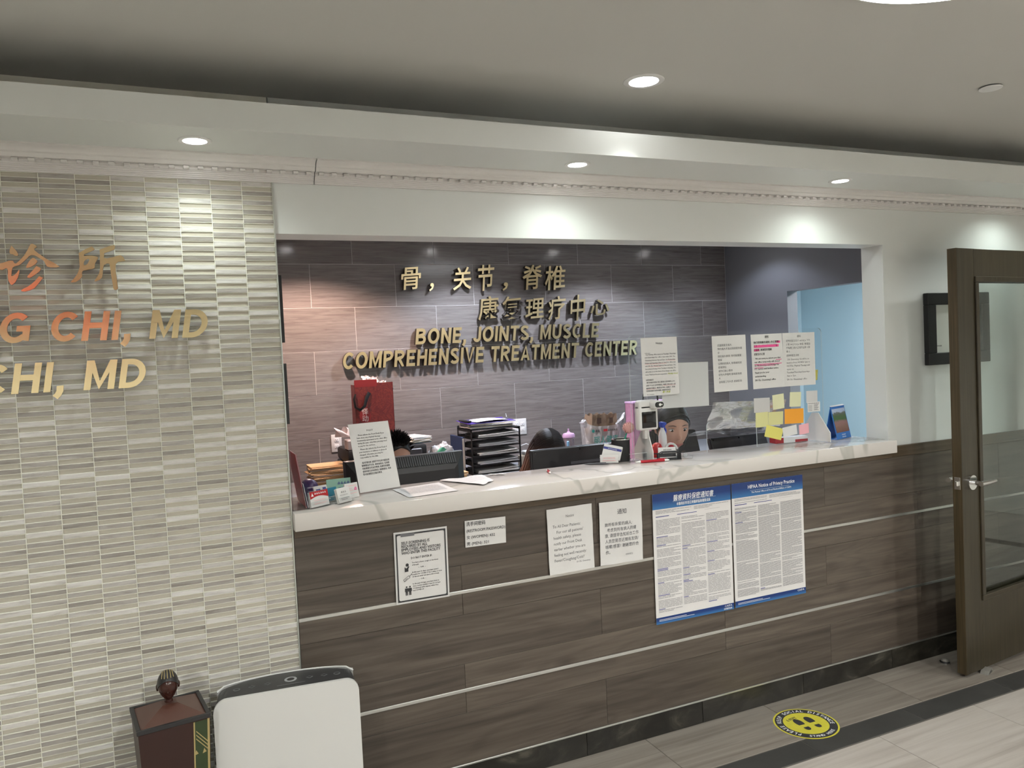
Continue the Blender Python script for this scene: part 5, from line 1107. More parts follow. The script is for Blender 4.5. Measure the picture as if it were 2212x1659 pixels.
# monitors -------------------------------------------------------------
def monitor(label, x0, x1, y, ztop, h, vents, tilt_):
    w_ = x1 - x0
    t_ = thing('monitor', label, 'monitor', ((x0 + x1) / 2, y, ZD), 0)
    zb = ztop - ZD - h
    MX = TR(0, 0, zb) @ RX(tilt_)
    b = MB(); b.box(-w_ / 2, w_ / 2, 0, .022, 0, h, .006, 2, M=MX); b.build('bezel', M_black, t_, smooth=True)
    b = MB(); b.box(-w_ / 2 + .012, w_ / 2 - .012, .0225, .0235, .014, h - .012, M=MX); b.build('screen', M_blackg, t_)
    b = MB()
    if vents:
        P = [(-w_ / 2 + .006, 0), (w_ / 2 - .006, 0), (w_ / 2 - .05, -.045), (-w_ / 2 + .05, -.045)]
        def ring(kx, kz, y_): return [(-w_ / 2 + kx, y_, kx * .8 + .01), (w_ / 2 - kx, y_, kx * .8 + .01), (w_ / 2 - kx, y_, h - kz), (-w_ / 2 + kx, y_, h - kz)]
        rings = [ring(.003, .002, .004), ring(.006, .005, -.010), ring(.040, .056, -.040), ring(.06, .078, -.045)]
        vs_ = [[b.bm.verts.new(p) for p in r_] for r_ in rings]
        for a, c_ in zip(vs_, vs_[1:]):
            for i in range(4): b.bm.faces.new((a[i], a[(i + 1) % 4], c_[(i + 1) % 4], c_[i]))
        b.bm.faces.new(vs_[-1]); b._fin([v for r_ in vs_ for v in r_], MX)
    else: b.box(-w_ / 2 + .004, w_ / 2 - .004, -.007, .001, .004, h - .004, .005, 2, M=MX)
    b.build('back_shell', M_black, t_)
    if vents:
        b = MB(); n_ = 44
        for i in range(n_):
            x = -w_ / 2 + .05 + (w_ - .1) * i / (n_ - 1)
            b.box(x - .0026, x + .0026, -.0022, .0006, -.025, .025, M=MX @ TR(0, -.0258, h - .0300) @ RX(R(-30.5)))
        o_ = b.build('vent_ribs', M_greypl, t_); o_['kind'] = 'stuff'
    else:
        b = MB(); n_ = 60
        for i in range(n_): x = w_ * (-.1 + .42 * i / (n_ - 1)); b.box(x - .0018, x + .0018, -.0088, -.0068, h - .084, h - .072, M=MX)
        o_ = b.build('vent_slots', M_greypl, t_); o_['kind'] = 'stuff'
        for x in (-w_ / 2 + .02, 0, w_ / 2 - .02):
            b = MB(); b.cyl((x, .001, h - .016), (x, -.0085, h - .016), .004, n=12, M=MX); b.build('screw', M_blackg, t_)
    b = MB(); b.box(-.035, .035, -.030, -.010, .01, zb + h * .5, .004, 1); b.build('neck', M_black, t_)
    b = MB(); b.box(-.11, .11, -.10, .09, .0005, .014, .005, 2); b.build('stand_base', M_black, t_, smooth=True)
    return t_
monitor('black monitor with a ribbed vent, seen from behind next to the POLICY sheet', .640, 1.178, 3.25, 1.182, .33, True, -R(6))
monitor('flat black monitor seen from behind in front of the brown-haired person', 1.495, 2.005, 3.22, 1.152, .32, False, -R(4))
monitor('black monitor under the plastic film behind the sneeze guard', 2.44, 2.80, 3.06, 1.150, .27, False, -R(20))
# envelopes -----------------------------------------------------------
EX = MB(); EX.box(-.118, .118, -.085, .085, 0, .0062, .0022, 1); EM = EX.mesh('envelope', M_manila)
EX = MB(); EX.box(-.118, .118, -.085, .085, 0, .0062, .0022, 1); EW = EX.mesh('envelope', mat('pale_envelope', (.62, .52, .46), .7))
rnd = random.Random(9)
for i in range(22):
    top = i == 21
    o = inst('envelope', EW if i % 5 == 3 else EM, None, (.812 + (0 if top else rnd.uniform(-.012, .012)), 4.60 + rnd.uniform(-.006, .006), ZK + .0004 + .0066 * i), (0, 0, 0 if top else R(rnd.uniform(-5, 5))))
    ordn = ['', 'second', 'third', 'fourth', 'fifth', 'sixth', 'seventh', 'eighth', 'ninth', 'tenth', 'eleventh', 'twelfth', 'thirteenth', 'fourteenth', 'fifteenth', 'sixteenth', 'seventeenth', 'eighteenth', 'nineteenth', 'twentieth', 'last but one', 'lowest'][21 - i]
    tag(o, 'manila envelope lying on top of the stack with its flap to the right' if top else ('pale' if i % 5 == 3 else 'manila') + ' envelope, ' + ordn + ' from the top of the stack on the back cabinet', 'envelope', 'stacked envelopes')
    if top:
        b = MB(); b.box(.060, .1182, -.0855, .0855, .0060, .0072, .0005, 1); b.build('flap', M_manila2, o)
        bars_part(o, [(-.05, -.01, .0, .003)], M_ink2, 'stamp_print', .0)
        o.children[-1].matrix_local = TR(0, .03, .0068) @ RX(R(-90))
# printer with things on it ---------------------------------------------
t = thing('printer', 'black printer behind the short-haired person', 'printer', (1.140, 4.62, ZK))
b = MB(); b.box(-.243, .243, -.18, .18, .0005, .150, .012, 2); b.build('body', M_black, t, smooth=True)
b = MB(); b.box(-.240, .240, -.15, .17, .150, .228, .018, 2); b.build('scanner_lid', M_blackm, t, smooth=True)
b = MB(); b.box(-.12, .12, -.187, -.175, .030, .10, .003, 1); b.build('paper_slot', M_greypl, t)
b = MB(); b.box(.09, .20, -.172, -.150, .165, .205, .004, 1); b.build('control_panel', M_greypl, t)
t = thing('tissue_box', 'tissue box with a tall white tissue beside the red bag', 'tissue box', (0.958, 4.530, ZK + .2282))
b = MB(); b.box(-.052, .052, -.05, .05, 0, .055, .003, 1); b.build('box', mat('tissue_box_print', (.50, .42, .40), .6), t)
b = MB()
def tis(u, v):
    a = u * 2 * math.pi; rr = .010 + .050 * v * (1 - .55 * v) + .010 * math.sin(3 * a + 2) * v
    return (-.030 * v - .055 * v * v + rr * math.cos(a) * 1.1, rr * math.sin(a) * .55, .050 + .085 * v - .030 * v * v + .030 * math.sin(2 * a + .6) * v)
b.grid(tis, 28, 10); b.build('tissue', mat('tissue_paper', (.72, .62, .60), .8), t, smooth=True)
t = thing('gift_bag', 'tall dark red patterned paper bag with black ribbon handles', 'bag', (1.120, 4.715, ZK + .2282))
def red_pat():
    m, n, l, b_ = nt('red_bag_paper')
    tc = n.new('ShaderNodeTexCoord'); vo = n.new('ShaderNodeTexVoronoi'); vo.inputs['Scale'].default_value = 30; vo.feature = 'SMOOTH_F1'
    nz = n.new('ShaderNodeTexNoise'); nz.inputs['Scale'].default_value = 14; nz.inputs['Detail'].default_value = 3; nz.inputs['Distortion'].default_value = 2
    l.new(tc.outputs['Object'], nz.inputs['Vector']); l.new(nz.outputs['Color'], vo.inputs['Vector'])
    vo.inputs['Scale'].default_value = 9
    r = n.new('ShaderNodeValToRGB'); r.color_ramp.elements[0].color = (.10, .008, .010, 1); r.color_ramp.elements[1].color = (.165, .022, .016, 1); r.color_ramp.elements[0].position = .25; r.color_ramp.elements[1].position = .6
    l.new(vo.outputs['Distance'], r.inputs['Fac']); l.new(r.outputs[0], b_.inputs['Base Color']); b_.inputs['Roughness'].default_value = .45
    return m
M_rbag = red_pat(); M_rplain = mat('red_bag_plain', (.20, .010, .012), .5); M_ribbon = mat('black_ribbon', (.006, .006, .007), .4)
bw, bd2, bh = .119, .050, .395
b = MB(); th = .0015
b.box(-bw, bw, -bd2, -bd2 + th, 0, bh - .018); b.box(-bw, bw, bd2 - th, bd2, 0, bh - .04); b.box(-bw, -bw + th, -bd2, bd2, 0, bh - .025); b.box(bw - th, bw, -bd2, bd2, 0, bh - .040); b.box(-bw, bw, -bd2, bd2, 0, th); b.build('bag_body', M_rbag, t)
b = MB(); b.box(-bw, .02, -bd2 - .0006, -bd2 + .003, bh - .040, bh + .004); b.build('folded_cuff', M_rplain, t)
b = MB(); b.lathe([(0, 0), (.034, 0), (.034, .0006), (0, .0006)], n=28, close=False, M=TR(-.062, -bd2 - .0001, .180) @ RX(R(90)) @ Matrix.Diagonal((1, 1.6, 1, 1))); b.build('dark_label', M_rplain, t)
print_part(t, [('怿', -.062, .190, .042, 'c', .004, None), ('动', -.062, .148, .042, 'c', .004, None), ('—', -.062, .130, .02, 'c', 0, .02)], mat('bag_print', (.62, .50, .46), .6), 'characters', bd2 + .0012)
b = MB(); b.tube([(-.115, -bd2 - .004, .315), (-.128, -bd2 - .012, .285), (-.122, -bd2 - .016, .235), (-.095, -bd2 - .018, .218), (-.065, -bd2 - .016, .240), (-.050, -bd2 - .012, .290), (-.030, -bd2 - .004, .320)], [.008, .009, .009, .010, .010, .012, .012], 8, flat=.35); b.build('ribbon_handle', M_ribbon, t, smooth=True)
b = MB(); b.tube([(bw - .001, 0, .345), (bw + .008, -.01, .335), (bw + .002, -.02, .322)], .006, 6); b.build('ribbon_handle', M_ribbon, t, smooth=True)
M_tis = mat('wrapping_tissue', (.66, .58, .56), .8)
for i, (x, z, s_) in enumerate(((-.040, bh - .03, .030), (.015, bh - .045, .034), (.070, bh - .06, .026), (-.025, bh - .035, .026))):
    b = MB(); rr = random.Random(i)
    b.grid(lambda u, v: (x + (u - .5) * s_ * 1.5 + .012 * noise.noise(Vector((u * 3, v * 3, i))), (v - .5) * .02 + .014 * noise.noise(Vector((u * 4 + 5, v * 4, i))), z + .012 + v * s_ * 1.5 + .012 * noise.noise(Vector((u * 5, v * 2 + 9, i)))), 8, 8); b.build('tissue_scrap', M_tis, t)
def paper_pile(label, cx, cy, z, w_, d_, cols, rz):
    t_ = thing('paper_pile', label, 'papers', (cx, cy, z), rz)
    for i, m_ in enumerate(cols):
        b = MB(); r0 = random.Random(i * 3 + int(cx * 100)); a = R(r0.uniform(-7, 7))
        b.box(-w_ / 2, w_ / 2, -d_ / 2, d_ / 2, .0005 + .0055 * i, .0052 + .0055 * i, .0008, 1, M=RZ(a)); b.build('folder', m_, t_)
    return t_
M_dkblue = mat('dark_teal_folder', (.02, .06, .09), .5); M_cream = mat('cream_folder', (.70, .64, .52), .7)
paper_pile('loose folders and papers on the printer beside the red bag', 1.338, 4.60, ZK + .2285, .13, .20, [M_dkblue, M_cream, M_paper, M_cream, M_paper, M_paper, M_paper], R(12))
# crumpled clear and green plastic bag
t = thing('plastic_bag', 'crumpled clear plastic bag with a green print on the back cabinet', 'bag', (1.488, 4.54, ZK))
b = MB(); b.ball((0, 0, 0), (1, 1, 1), 36, 22)
for v in b.bm.verts:
    d = v.co.normalized(); k = 1 + .34 * noise.noise(d * 2.2 + Vector((3, 1, 7))) + .16 * noise.noise(d * 6)
    v.co = Vector((d.x * .090 * k, d.y * .06 * k, .10 + d.z * .11 * k)); v.co.z = max(v.co.z, .002)
b.build('film', M_bagfilm, t, smooth=True)
b = MB(); b.grid(lambda u, v: (-.035 + .06 * u + .01 * math.sin(7 * v), -.050 - .012 * math.sin(4 * u), .110 + .075 * v + .01 * math.sin(5 * u)), 8, 8); b.build('green_print', mat('bag_green', (.10, .45, .28), .5), t, smooth=True)
# letter tray ------------------------------------------------------------
t = thing('letter_tray', 'black five-tier letter tray holding papers on the back cabinet', 'letter tray', (1.832, 4.60, ZK))
w_, d_, tiers, dz = .165, .13, 5, .0555
for k in range(tiers + 1):
    b = MB(); z = .001 + dz * k
    b.box(-w_, w_, -d_, d_, z, z + .0025); b.box(-w_, w_, d_ - .003, d_, z, z + .016)
    if k < tiers: b.box(-w_, w_ * .15, -d_, -d_ + .003, z + .0025, z + .010)
    b.build('tier', M_blackm, t)
b = MB()
for x in (-w_, w_ - .004):
    b = MB(); b.box(x, x + .004, -d_, -d_ + .016, 0, dz * tiers + .005); b.box(x, x + .004, d_ - .016, d_, 0, dz * tiers + .005); b.box(x, x + .004, -d_, d_, dz * tiers - .012, dz * tiers + .005)
    for k in range(tiers):
        for i in range(5): b.box(x + .001, x + .003, -d_, d_, dz * k + .004 + i * .005, dz * k + .0055 + i * .005)
    b.build('side_frame', M_blackm, t)
M_pg = mat('grey_paper', (.55, .56, .58), .6)
for k in range(tiers - 0):
    b = MB(); z0 = .0045 + dz * k
    for i in range(3): 
        a = R((i * 37 + k * 53) % 9 - 4)
        for lo in (0, .0042): b.grid(lambda u, v: ((u - .5) * .27, (v - .5) * .235 - .020, z0 + .002 + i * .0056 + lo + .010 * u * u * (1 if i == 2 else .3)), 8, 4, M=TR(.008, 0, 0) @ RZ(a * .6))
        b.grid(lambda u, v: ((u - .5) * .27, -.5 * .235 - .020, z0 + .002 + i * .0056 + .0042 * v + .010 * u * u * (1 if i == 2 else .3)), 8, 1, M=TR(.008, 0, 0) @ RZ(a * .6))
    tag(b.build('paper_stack', M_pg if k % 2 else M_paper, None, (1.832, 4.60, ZK + .0035), smooth=True), ['loose papers in the lowest tier of the black letter tray', 'loose papers in the second tier from the bottom of the letter tray', 'loose papers in the middle tier of the letter tray', 'loose papers in the second tier from the top of the letter tray', 'loose papers in the top tier of the letter tray'][k], 'papers')
paper_pile('thick pile of folders on top of the letter tray', 1.818, 4.60, ZK + .2855, .29, .21, [M_pg, M_cream, M_ink2, M_pg, M_cream, M_pg], 0)
t = thing('clipboard', 'purple clipboard with a white sheet topping the letter tray pile', 'clipboard', (1.815, 4.595, ZK + .3225), R(4))
b = MB(); b.box(-.165, .165, -.10, .10, 0, .003, .001, 1, M=RX(R(3))); b.build('board', mat('purple_board', (.06, .03, .26), .45), t)
b = MB(); b.grid(lambda u, v: (-.11 + .23 * u, -.10 + .19 * v, .0048 + .006 * math.sin(3 * u)), 8, 4); b.build('sheet', mat('cool_paper', (.78, .80, .86), .5), t, smooth=True)
b = MB(); b.box(-.16, -.13, -.07, .07, .003, .016, .004, 2); b.build('clip', M_blackm, t, smooth=True)
b = MB(); b.box(.130, .158, -.02, .02, .003, .012, .003, 1); b.cyl((.144, -.01, .012), (.150, .01, .034), .004, n=8); b.build('binder_clip', M_chrome, t)
t = thing('folder_rack', 'upright navy binder standing against the left side of the letter tray', 'binder', (1.640, 4.66, ZK))
b = MB(); b.box(-.010, .010, -.11, .11, .0005, .235, .002, 1); b.build('cover', M_navy, t); b = MB(); b.box(-.007, .007, -.108, -.1105, .004, .228); b.build('spine_label', M_paper, t)
t = thing('charger', 'white charger with a looped white cable right of the letter tray', 'charger', (2.095, 4.62, ZK))
b = MB(); b.box(-.045, .045, -.03, .03, .0005, .075, .004, 2); b.build('box_base', mat('kraft_box', (.50, .42, .33), .7), t); b = MB(); b.box(-.02, .035, -.03, .02, .075, .105, .006, 2); b.build('brick', M_white_pl, t, smooth=True)
b = MB(); b.tube([(.02, -.01, .100), (.03, -.02, .135), (.0, -.02, .150), (-.04, -.015, .140), (-.045, -.02, .105), (-.01, -.03, .095)], .003, 8); b.build('cable', M_white_pl, t, smooth=True)
paper_pile('dark flat boxes under the charger', 2.12, 4.50, ZK, .16, .12, [M_blackm, M_greypl, M_blackm], R(3)); 
paper_pile('small manila bundle between the ribbed monitor and the letter tray', 1.565, 4.47, ZK, .10, .12, [M_manila, M_cream, M_manila, M_manila, M_cream, M_manila, M_manila], R(-6))
# tumbler ------------------------------------------------------------------
t = thing('tumbler', 'clear tumbler with a lilac straw lid on the back cabinet', 'bottle', (2.368, 4.52, ZK))
M_lil = mat('lilac_plastic', (.60, .38, .60), .35)
b = MB(); b.lathe([(0, .0005), (.030, .0005), (.032, .004), (.037, .175), (.0355, .175), (.030, .006), (0, .006)], n=28, close=False); b.build('cup', clear('tumbler_clear', (.90, .86, .88), .05, .03, milky=.22, mcol=(.7, .6, .66)), t, smooth=True)
b = MB(); b.lathe([(.037, .172), (.041, .175), (.041, .190), (.036, .200), (.012, .206), (.008, .214), (0, .214)], n=28, close=False); b.build('lid', M_lil, t, smooth=True)
b = MB(); b.cyl((0, 0, .206), (0, 0, .232), .005, n=12); b.build('straw', M_lil, t)
b = MB(); b.box(-.035, -.018, -.042, -.030, .06, .155, .004, 1); b.build('charm', mat('light_blue_charm', (.25, .50, .75), .4), t)
# grocery bag with kraft bags inside ---------------------------------------
t = thing('grocery_bag', 'white plastic carrier bag with green characters on the back cabinet', 'bag', (2.640, 4.56, ZK))
def bagf(u, v):
    a = u * 2 * math.pi; k = .9 + .12 * v + .05 * noise.noise(Vector((math.cos(a) * 2, math.sin(a) * 2, v * 3)))
    x = math.copysign(abs(math.cos(a)) ** .6, math.cos(a)) * .140 * k; y = math.copysign(abs(math.sin(a)) ** .6, math.sin(a)) * .070 * k
    return (x, y, .002 + .245 * v + .016 * math.cos(2 * a) * v)
b = MB(); b.grid(bagf, 40, 12); b.build('film', M_bagfilm, t, smooth=True)
b = MB(); b.tube([(-.12, -.02, .235), (-.150, -.03, .275), (-.165, -.03, .262), (-.150, -.03, .240)], [.018, .022, .022, .014], 10, flat=.5); b.build('tied_handle', M_bagfilm, t, smooth=True)
b = MB(); b.tube([(.10, -.02, .23), (.150, -.03, .270), (.168, -.02, .300), (.172, -.02, .262), (.13, -.03, .225)], [.02, .022, .012, .012, .014], 10, flat=.4); b.build('tied_handle', M_bagfilm, t, smooth=True)
M_bgreen = mat('bag_print_green', (.05, .38, .32), .5); M_bred = mat('bag_print_red', (.60, .04, .05), .5)
print_part(t, [('丽人健康', -.105, .115, .062, 'l', .006, .185)], M_bgreen, 'green_characters', .080); print_part(t, [('之家', -.05, .065, .045, 'l', .004, .08)], M_bgreen, 'green_characters', .079)
b = MB(); b.poly([(-.107 + .011 * math.cos(i * .393), -.080, .204 + .011 * math.sin(i * .393)) for i in range(16)]); b.build('green_logo', M_bgreen, t, recalc=False); marks(t, [(-.090, .197, 2, .014, .018), (.006, .197, 5, .0125, .0150)], M_ink, 'black_marks', .080)
bars_part(t, [(-.028, .002, .196, .212)], M_bred, 'red_logo', .080)
M_kraft = mat('kraft_paper', (.27, .19, .125), .75, vary=.15, vscale=20)
def kraft(label, x, y, w_, d_, h_, rz):
    t_ = thing('kraft_bag', label, 'bag', (x, y, ZK + .004), rz)
    b = MB()
    def f(u, v):
        a = u * 4; i = int(a) % 4; q = a - int(a); P = [(-w_, -d_), (w_, -d_), (w_, d_), (-w_, d_)]
        p0, p1 = P[i], P[(i + 1) % 4]; zz = v * h_
        j = .010 * noise.noise(Vector((u * 9, v * 6, x))) * v
        return (p0[0] + (p1[0] - p0[0]) * q + j, p0[1] + (p1[1] - p0[1]) * q - j, zz + .018 * v * noise.noise(Vector((u * 14, 3, x))))
    b.grid(f, 32, 10); b.build('paper', M_kraft, t_); b = MB(); b.box(-w_ * .3, w_ * .25, -d_ - .004, -d_ - .002, h_ * .80, h_ * .92); b.build('sticker', mat('kraft_sticker_' + str(int(x * 100)), (.10, .06, .04), .6), t_)
kraft('brown paper bag sticking out of the carrier bag on the left', 2.600, 4.56, .058, .042, .305, R(4)); kraft('brown paper bag sticking out of the carrier bag on the right', 2.712, 4.575, .046, .040, .300, R(-9))
t = thing('pink_tote', 'pink translucent patterned tote behind the thermometer', 'bag', (2.915, 4.42, ZK))
M_ptote = mat('pink_film', (.52, .26, .38), .35, vary=.35, vscale=26)
b = MB(); b.box(-.135, -.132, -.05, .05, .0005, .380); b.box(.132, .135, -.05, .05, .0005, .380); b.box(-.135, .135, -.05, -.047, .0005, .380, .0008, 1); b.box(-.135, .135, .047, .05, .0005, .380); b.box(-.135, .135, -.05, .05, .0005, .004); b.build('shell', M_ptote, t)
b = MB(); b.tube([(-.06, -.051, .36), (-.055, -.055, .43), (0, -.056, .455), (.055, -.055, .43), (.06, -.051, .36)], .006, 8); b.build('handle', M_blackm, t, smooth=True)
b = MB(); b.box(-.138, .138, -.053, .053, .372, .384, .002, 1); b.build('rim', M_lil, t)
# office chair -------------------------------------------------------------
t = thing('office_chair', 'black office chair whose curved headrest rises behind the thermometer', 'chair', (2.70, 3.98, 0), R(160))
b = MB(); b.box(-.22, .22, -.21, .22, .42, .49, .03, 3); b.build('seat', M_blackm, t, smooth=True)
b = MB(); b.grid(lambda u, v: ((u - .5) * (.42 - .10 * v * v), .22 + .03 * math.sin(math.pi * v) - .04 * (1 - (2 * u - 1) ** 2), .55 + .56 * v), 12, 12); b.grid(lambda u, v: ((u - .5) * (.42 - .10 * v * v), .245 + .03 * math.sin(math.pi * v) - .04 * (1 - (2 * u - 1) ** 2), .55 + .56 * v), 12, 12); b.build('backrest', M_blackm, t, smooth=True)
b = MB(); b.tube([(.085 * math.cos(R(a)), .215, 1.19 + .07 * math.sin(R(a))) for a in range(-10, 200, 14)], .009, 8); b.box(-.07, .07, .212, .222, 1.17, 1.235, .004, 1); b.box(-.012, .012, .22, .24, 1.08, 1.19); b.build('headrest', M_black, t, smooth=True)
b = MB(); b.cyl((0, 0, .09), (0, 0, .42), .028); b.build('column', M_chrome, t, smooth=True)
b = MB()
for i in range(5):
    a = R(72 * i); b.tube([(0, 0, .10), (.26 * math.cos(a), .26 * math.sin(a), .065)], [.025, .016], 8)
b.build('star_base', M_black, t)
for i in range(5):
    a = R(72 * i); b = MB(); b.cyl((.26 * math.cos(a) - .012, .26 * math.sin(a), .028), (.26 * math.cos(a) + .012, .26 * math.sin(a), .028), .028, n=16); b.build('caster', M_blackm, t, smooth=True)
# plastic film over the opening --------------------------------------------
b = MB()
def film(u, v):
    x = 2.262 + .44 * u; n_ = noise.noise(Vector((u * 5, v * 4, 2)))
    if v < .55: k = v / .55; return (x, 2.885 + .05 * k + .016 * n_, 1.335 - .015 * u - .135 * k + .01 * n_ * k)
    k = (v - .55) / .45; return (x, 2.935 + .20 * k + .012 * n_, 1.20 - .045 * math.sin(k * 1.6) + .012 * n_ + .02 * math.sin(u * 6) * k)
b.grid(film, 36, 24)
tag(b.build('plastic_film', M_film, None, (0, 0, 0), smooth=True), 'wrinkled clear plastic film hanging behind the sneeze guard over a monitor', 'plastic film')
# ================================================================== PEOPLE
M_skin = mat('skin', (0.56, 0.33, 0.24), .5, vary=.06, vscale=18); M_hairb = mat('black_hair', (.010, .009, .009), .35); M_lip = mat('lips', (.42, .15, .13), .4); M_eyew = mat('eye_white', (.72, .70, .68), .25); M_iris = mat('iris', (.03, .018, .012), .2)
def brown_hair():
    m, n, l, b_ = nt('ombre_hair'); tc = n.new('ShaderNodeTexCoord'); sp = n.new('ShaderNodeSeparateXYZ'); l.new(tc.outputs['Generated'], sp.inputs[0])
    r = n.new('ShaderNodeValToRGB'); r.color_ramp.elements[0].color = (.26, .13, .08, 1); r.color_ramp.elements[1].color = (.012, .008, .007, 1); r.color_ramp.elements[0].position = .35; r.color_ramp.elements[1].position = .80
    l.new(sp.outputs['Z'], r.inputs['Fac']); l.new(r.outputs[0], b_.inputs['Base Color']); b_.inputs['Roughness'].default_value = .38
    return m
M_hair2 = brown_hair()
def gauss(x, s): return math.exp(-(x / s) ** 2)
def head_shape(d):
    """unit direction -> point on a face that looks towards -y; head about 0.20 tall"""
    x, y, z = d
    p = Vector((x * .071, y * .088, z * .104))
    if z < 0:                                   # cheeks to chin
        k = 1 - .30 * (-z) ** 1.5; p.x *= k
        if y > 0: p.y *= 1 - .28 * (-z)
    f = max(0, -y)
    p.y += .006 * gauss(p.z - .012, .012) * gauss(abs(p.x) - .028, .014) * f * 1.2      # eye sockets
    p.y -= .004 * gauss(p.z - .030, .010) * gauss(p.x, .045) * f                        # brow
    p.y -= (.004 + .017 * max(0, min(1, (.020 - p.z) / .045))) * gauss(p.x, .0085) * (1 if -.030 < p.z < .022 else gauss(p.z + .030 if p.z < 0 else p.z - .022, .006)) * f   # nose
    p.y -= .006 * gauss(p.z + .052, .010) * gauss(p.x, .022) * f                        # mouth mound
    p.y -= .010 * gauss(p.z + .088, .018) * gauss(p.x, .022) * f                        # chin
    return p
def person(name, label, loc, turn, nod, shirt, arms, hair_fn, hair_mat, scale=1.0, knee=-.36):
    """seated figure: one body mesh, shirt and hair as children; loc = centre of the head"""
    t = thing(name, label, 'person', (loc[0], loc[1], 0)); hz = loc[2]
    HM = TR(0, 0, hz) @ RZ(turn) @ TR(0, .03, -.07) @ RX(nod) @ TR(0, -.03, .07) @ Matrix.Diagonal((scale, scale, scale, 1))
    b = MB()
    vs_ = b.ball((0, 0, 0), 1.0, 56, 44)
    for v in vs_: v.co = head_shape(v.co.normalized())
    b._fin(vs_, HM)
    for s_ in (-1, 1):                           # ears
        q = b.ball((0, 0, 0), (.008, .017, .028), 12, 10, M=HM @ TR(s_ * .071, .012, -.004) @ RZ(s_ * R(18)))
    sh = hz - .235                               # shoulder height
    b.tube([HM @ Vector((0, .025, -.05)), Vector((0, .035, hz - .14)), Vector((0, .055, sh + .02))], [.050, .048, .062], 16)
    for s_, (el, wr) in zip((-1, 1), arms):      # arms with hands
        S = Vector((s_ * .165, .06, sh - .03)); E = Vector(el); W = Vector(wr)
        b.tube([S, S.lerp(E, .5), E, E.lerp(W, .35), W], [.048, .044, .036, .035, .024], 12)
        d = (W - E).normalized(); side = d.cross(Vector((0, 0, 1))).normalized(); up = side.cross(d)
        b.ball(W + d * .045, (.036, .036, .018), 12, 8)
        for k in range(4):
            o_ = side * (.026 - .0175 * k); L = (.062, .070, .066, .052)[k]
            b.tube([W + d * .06 + o_, W + d * (.06 + L * .45) + o_ + up * .008, W + d * (.06 + L) + o_ - up * .016], [.0088, .0082, .0066], 8)
        b.tube([W + d * .02 - side * s_ * .028, W + d * .055 - side * s_ * .048 - up * .008, W + d * .085 - side * s_ * .046 - up * .016], [.0105, .0095, .0075], 8)
    prof = [(.055, sh + .035), (.120, sh + .012), (.158, sh - .03), (.165, sh - .10), (.150, sh - .22), (.140, sh - .32), (.155, sh - .42), (.150, sh - .47)]
    b.lathe([(r_ * .97, z_) for r_, z_ in prof], (0, .06, 0), 28, sy=.62)
    for s_ in (-1, 1):
        b.tube([(s_ * .085, .04, sh - .42), (s_ * .10, knee * .55, sh - .43), (s_ * .10, knee, sh - .44), (s_ * .10, knee + .06, .10), (s_ * .10, knee + .06, .04)], [.085, .078, .062, .042, .04], 14)
        b.box(s_ * .10 - .042, s_ * .10 + .042, knee - .08, knee + .11, .002, .07, .02, 2)
    body = b.build('body', M_skin, t, smooth=True)
    rm = body.modifiers.new('skin', 'REMESH'); rm.mode = 'VOXEL'; rm.voxel_size = .0055; rm.use_smooth_shade = True
    sm = body.modifiers.new('soften', 'SMOOTH'); sm.factor = .5; sm.iterations = 2
    for s_ in (-1, 1):                           # eyes, brows
        b = MB(); b.ball((s_ * .0285, -.0665, .010), (.0135, .0135, .0075), 16, 10, M=HM); e = b.build('eye', M_eyew, t, smooth=True)
        b = MB(); b.ball((s_ * .0285, -.0765, .008), (.0062, .004, .0062), 14, 8, M=HM); b.build('iris', M_iris, e, smooth=True)
        b = MB(); b.tube([HM @ Vector((s_ * x_, -y_, z_)) for x_, y_, z_ in ((.012, .0835, .028), (.028, .0825, .032), (.046, .0705, .028))], [.0022, .0030, .0016], 8, flat=.6); b.build('eyebrow', M_hairb, t, smooth=True)
        b = MB(); b.tube([HM @ Vector((s_ * x_, -y_, z_)) for x_, y_, z_ in ((.015, .0765, .012), (.028, .0795, .0165), (.043, .0695, .012))], .0013, 6); b.build('lash_line', M_hairb, t, smooth=True)
    b = MB(); b.tube([HM @ Vector(p_) for p_ in ((-.023, -.0835, -.0535), (-.010, -.0925, -.0515), (0, -.0935, -.0530), (.010, -.0925, -.0515), (.023, -.0835, -.0535))], [.0012, .0034, .0030, .0034, .0012], 8)
    b.tube([HM @ Vector(p_) for p_ in ((-.020, -.0835, -.0565), (0, -.0925, -.0600), (.020, -.0835, -.0565))], [.0012, .0042, .0012], 8); b.build('lips', M_lip, t, smooth=True)
    # shirt
    b = MB(); b.lathe(prof, (0, .06, 0), 28, sy=.64)
    for s_, (el, wr) in zip((-1, 1), arms):
        S = Vector((s_ * .155, .06, sh - .03)); E = Vector(el); W = Vector(wr)
        b.tube([S, S.lerp(E, .5), E, E.lerp(W, .35), E.lerp(W, .8)], [.058, .052, .044, .042, .035], 14)
    sh_o = b.build('shirt', shirt, t, smooth=True)
    rm = sh_o.modifiers.new('cloth', 'REMESH'); rm.mode = 'VOXEL'; rm.voxel_size = .008; rm.use_smooth_shade = True
    sm = sh_o.modifiers.new('soften', 'SMOOTH'); sm.factor = .5; sm.iterations = 4
    b = MB(); hair_fn(b, HM); b.build('hair', hair_mat, t, smooth=True)
    return t
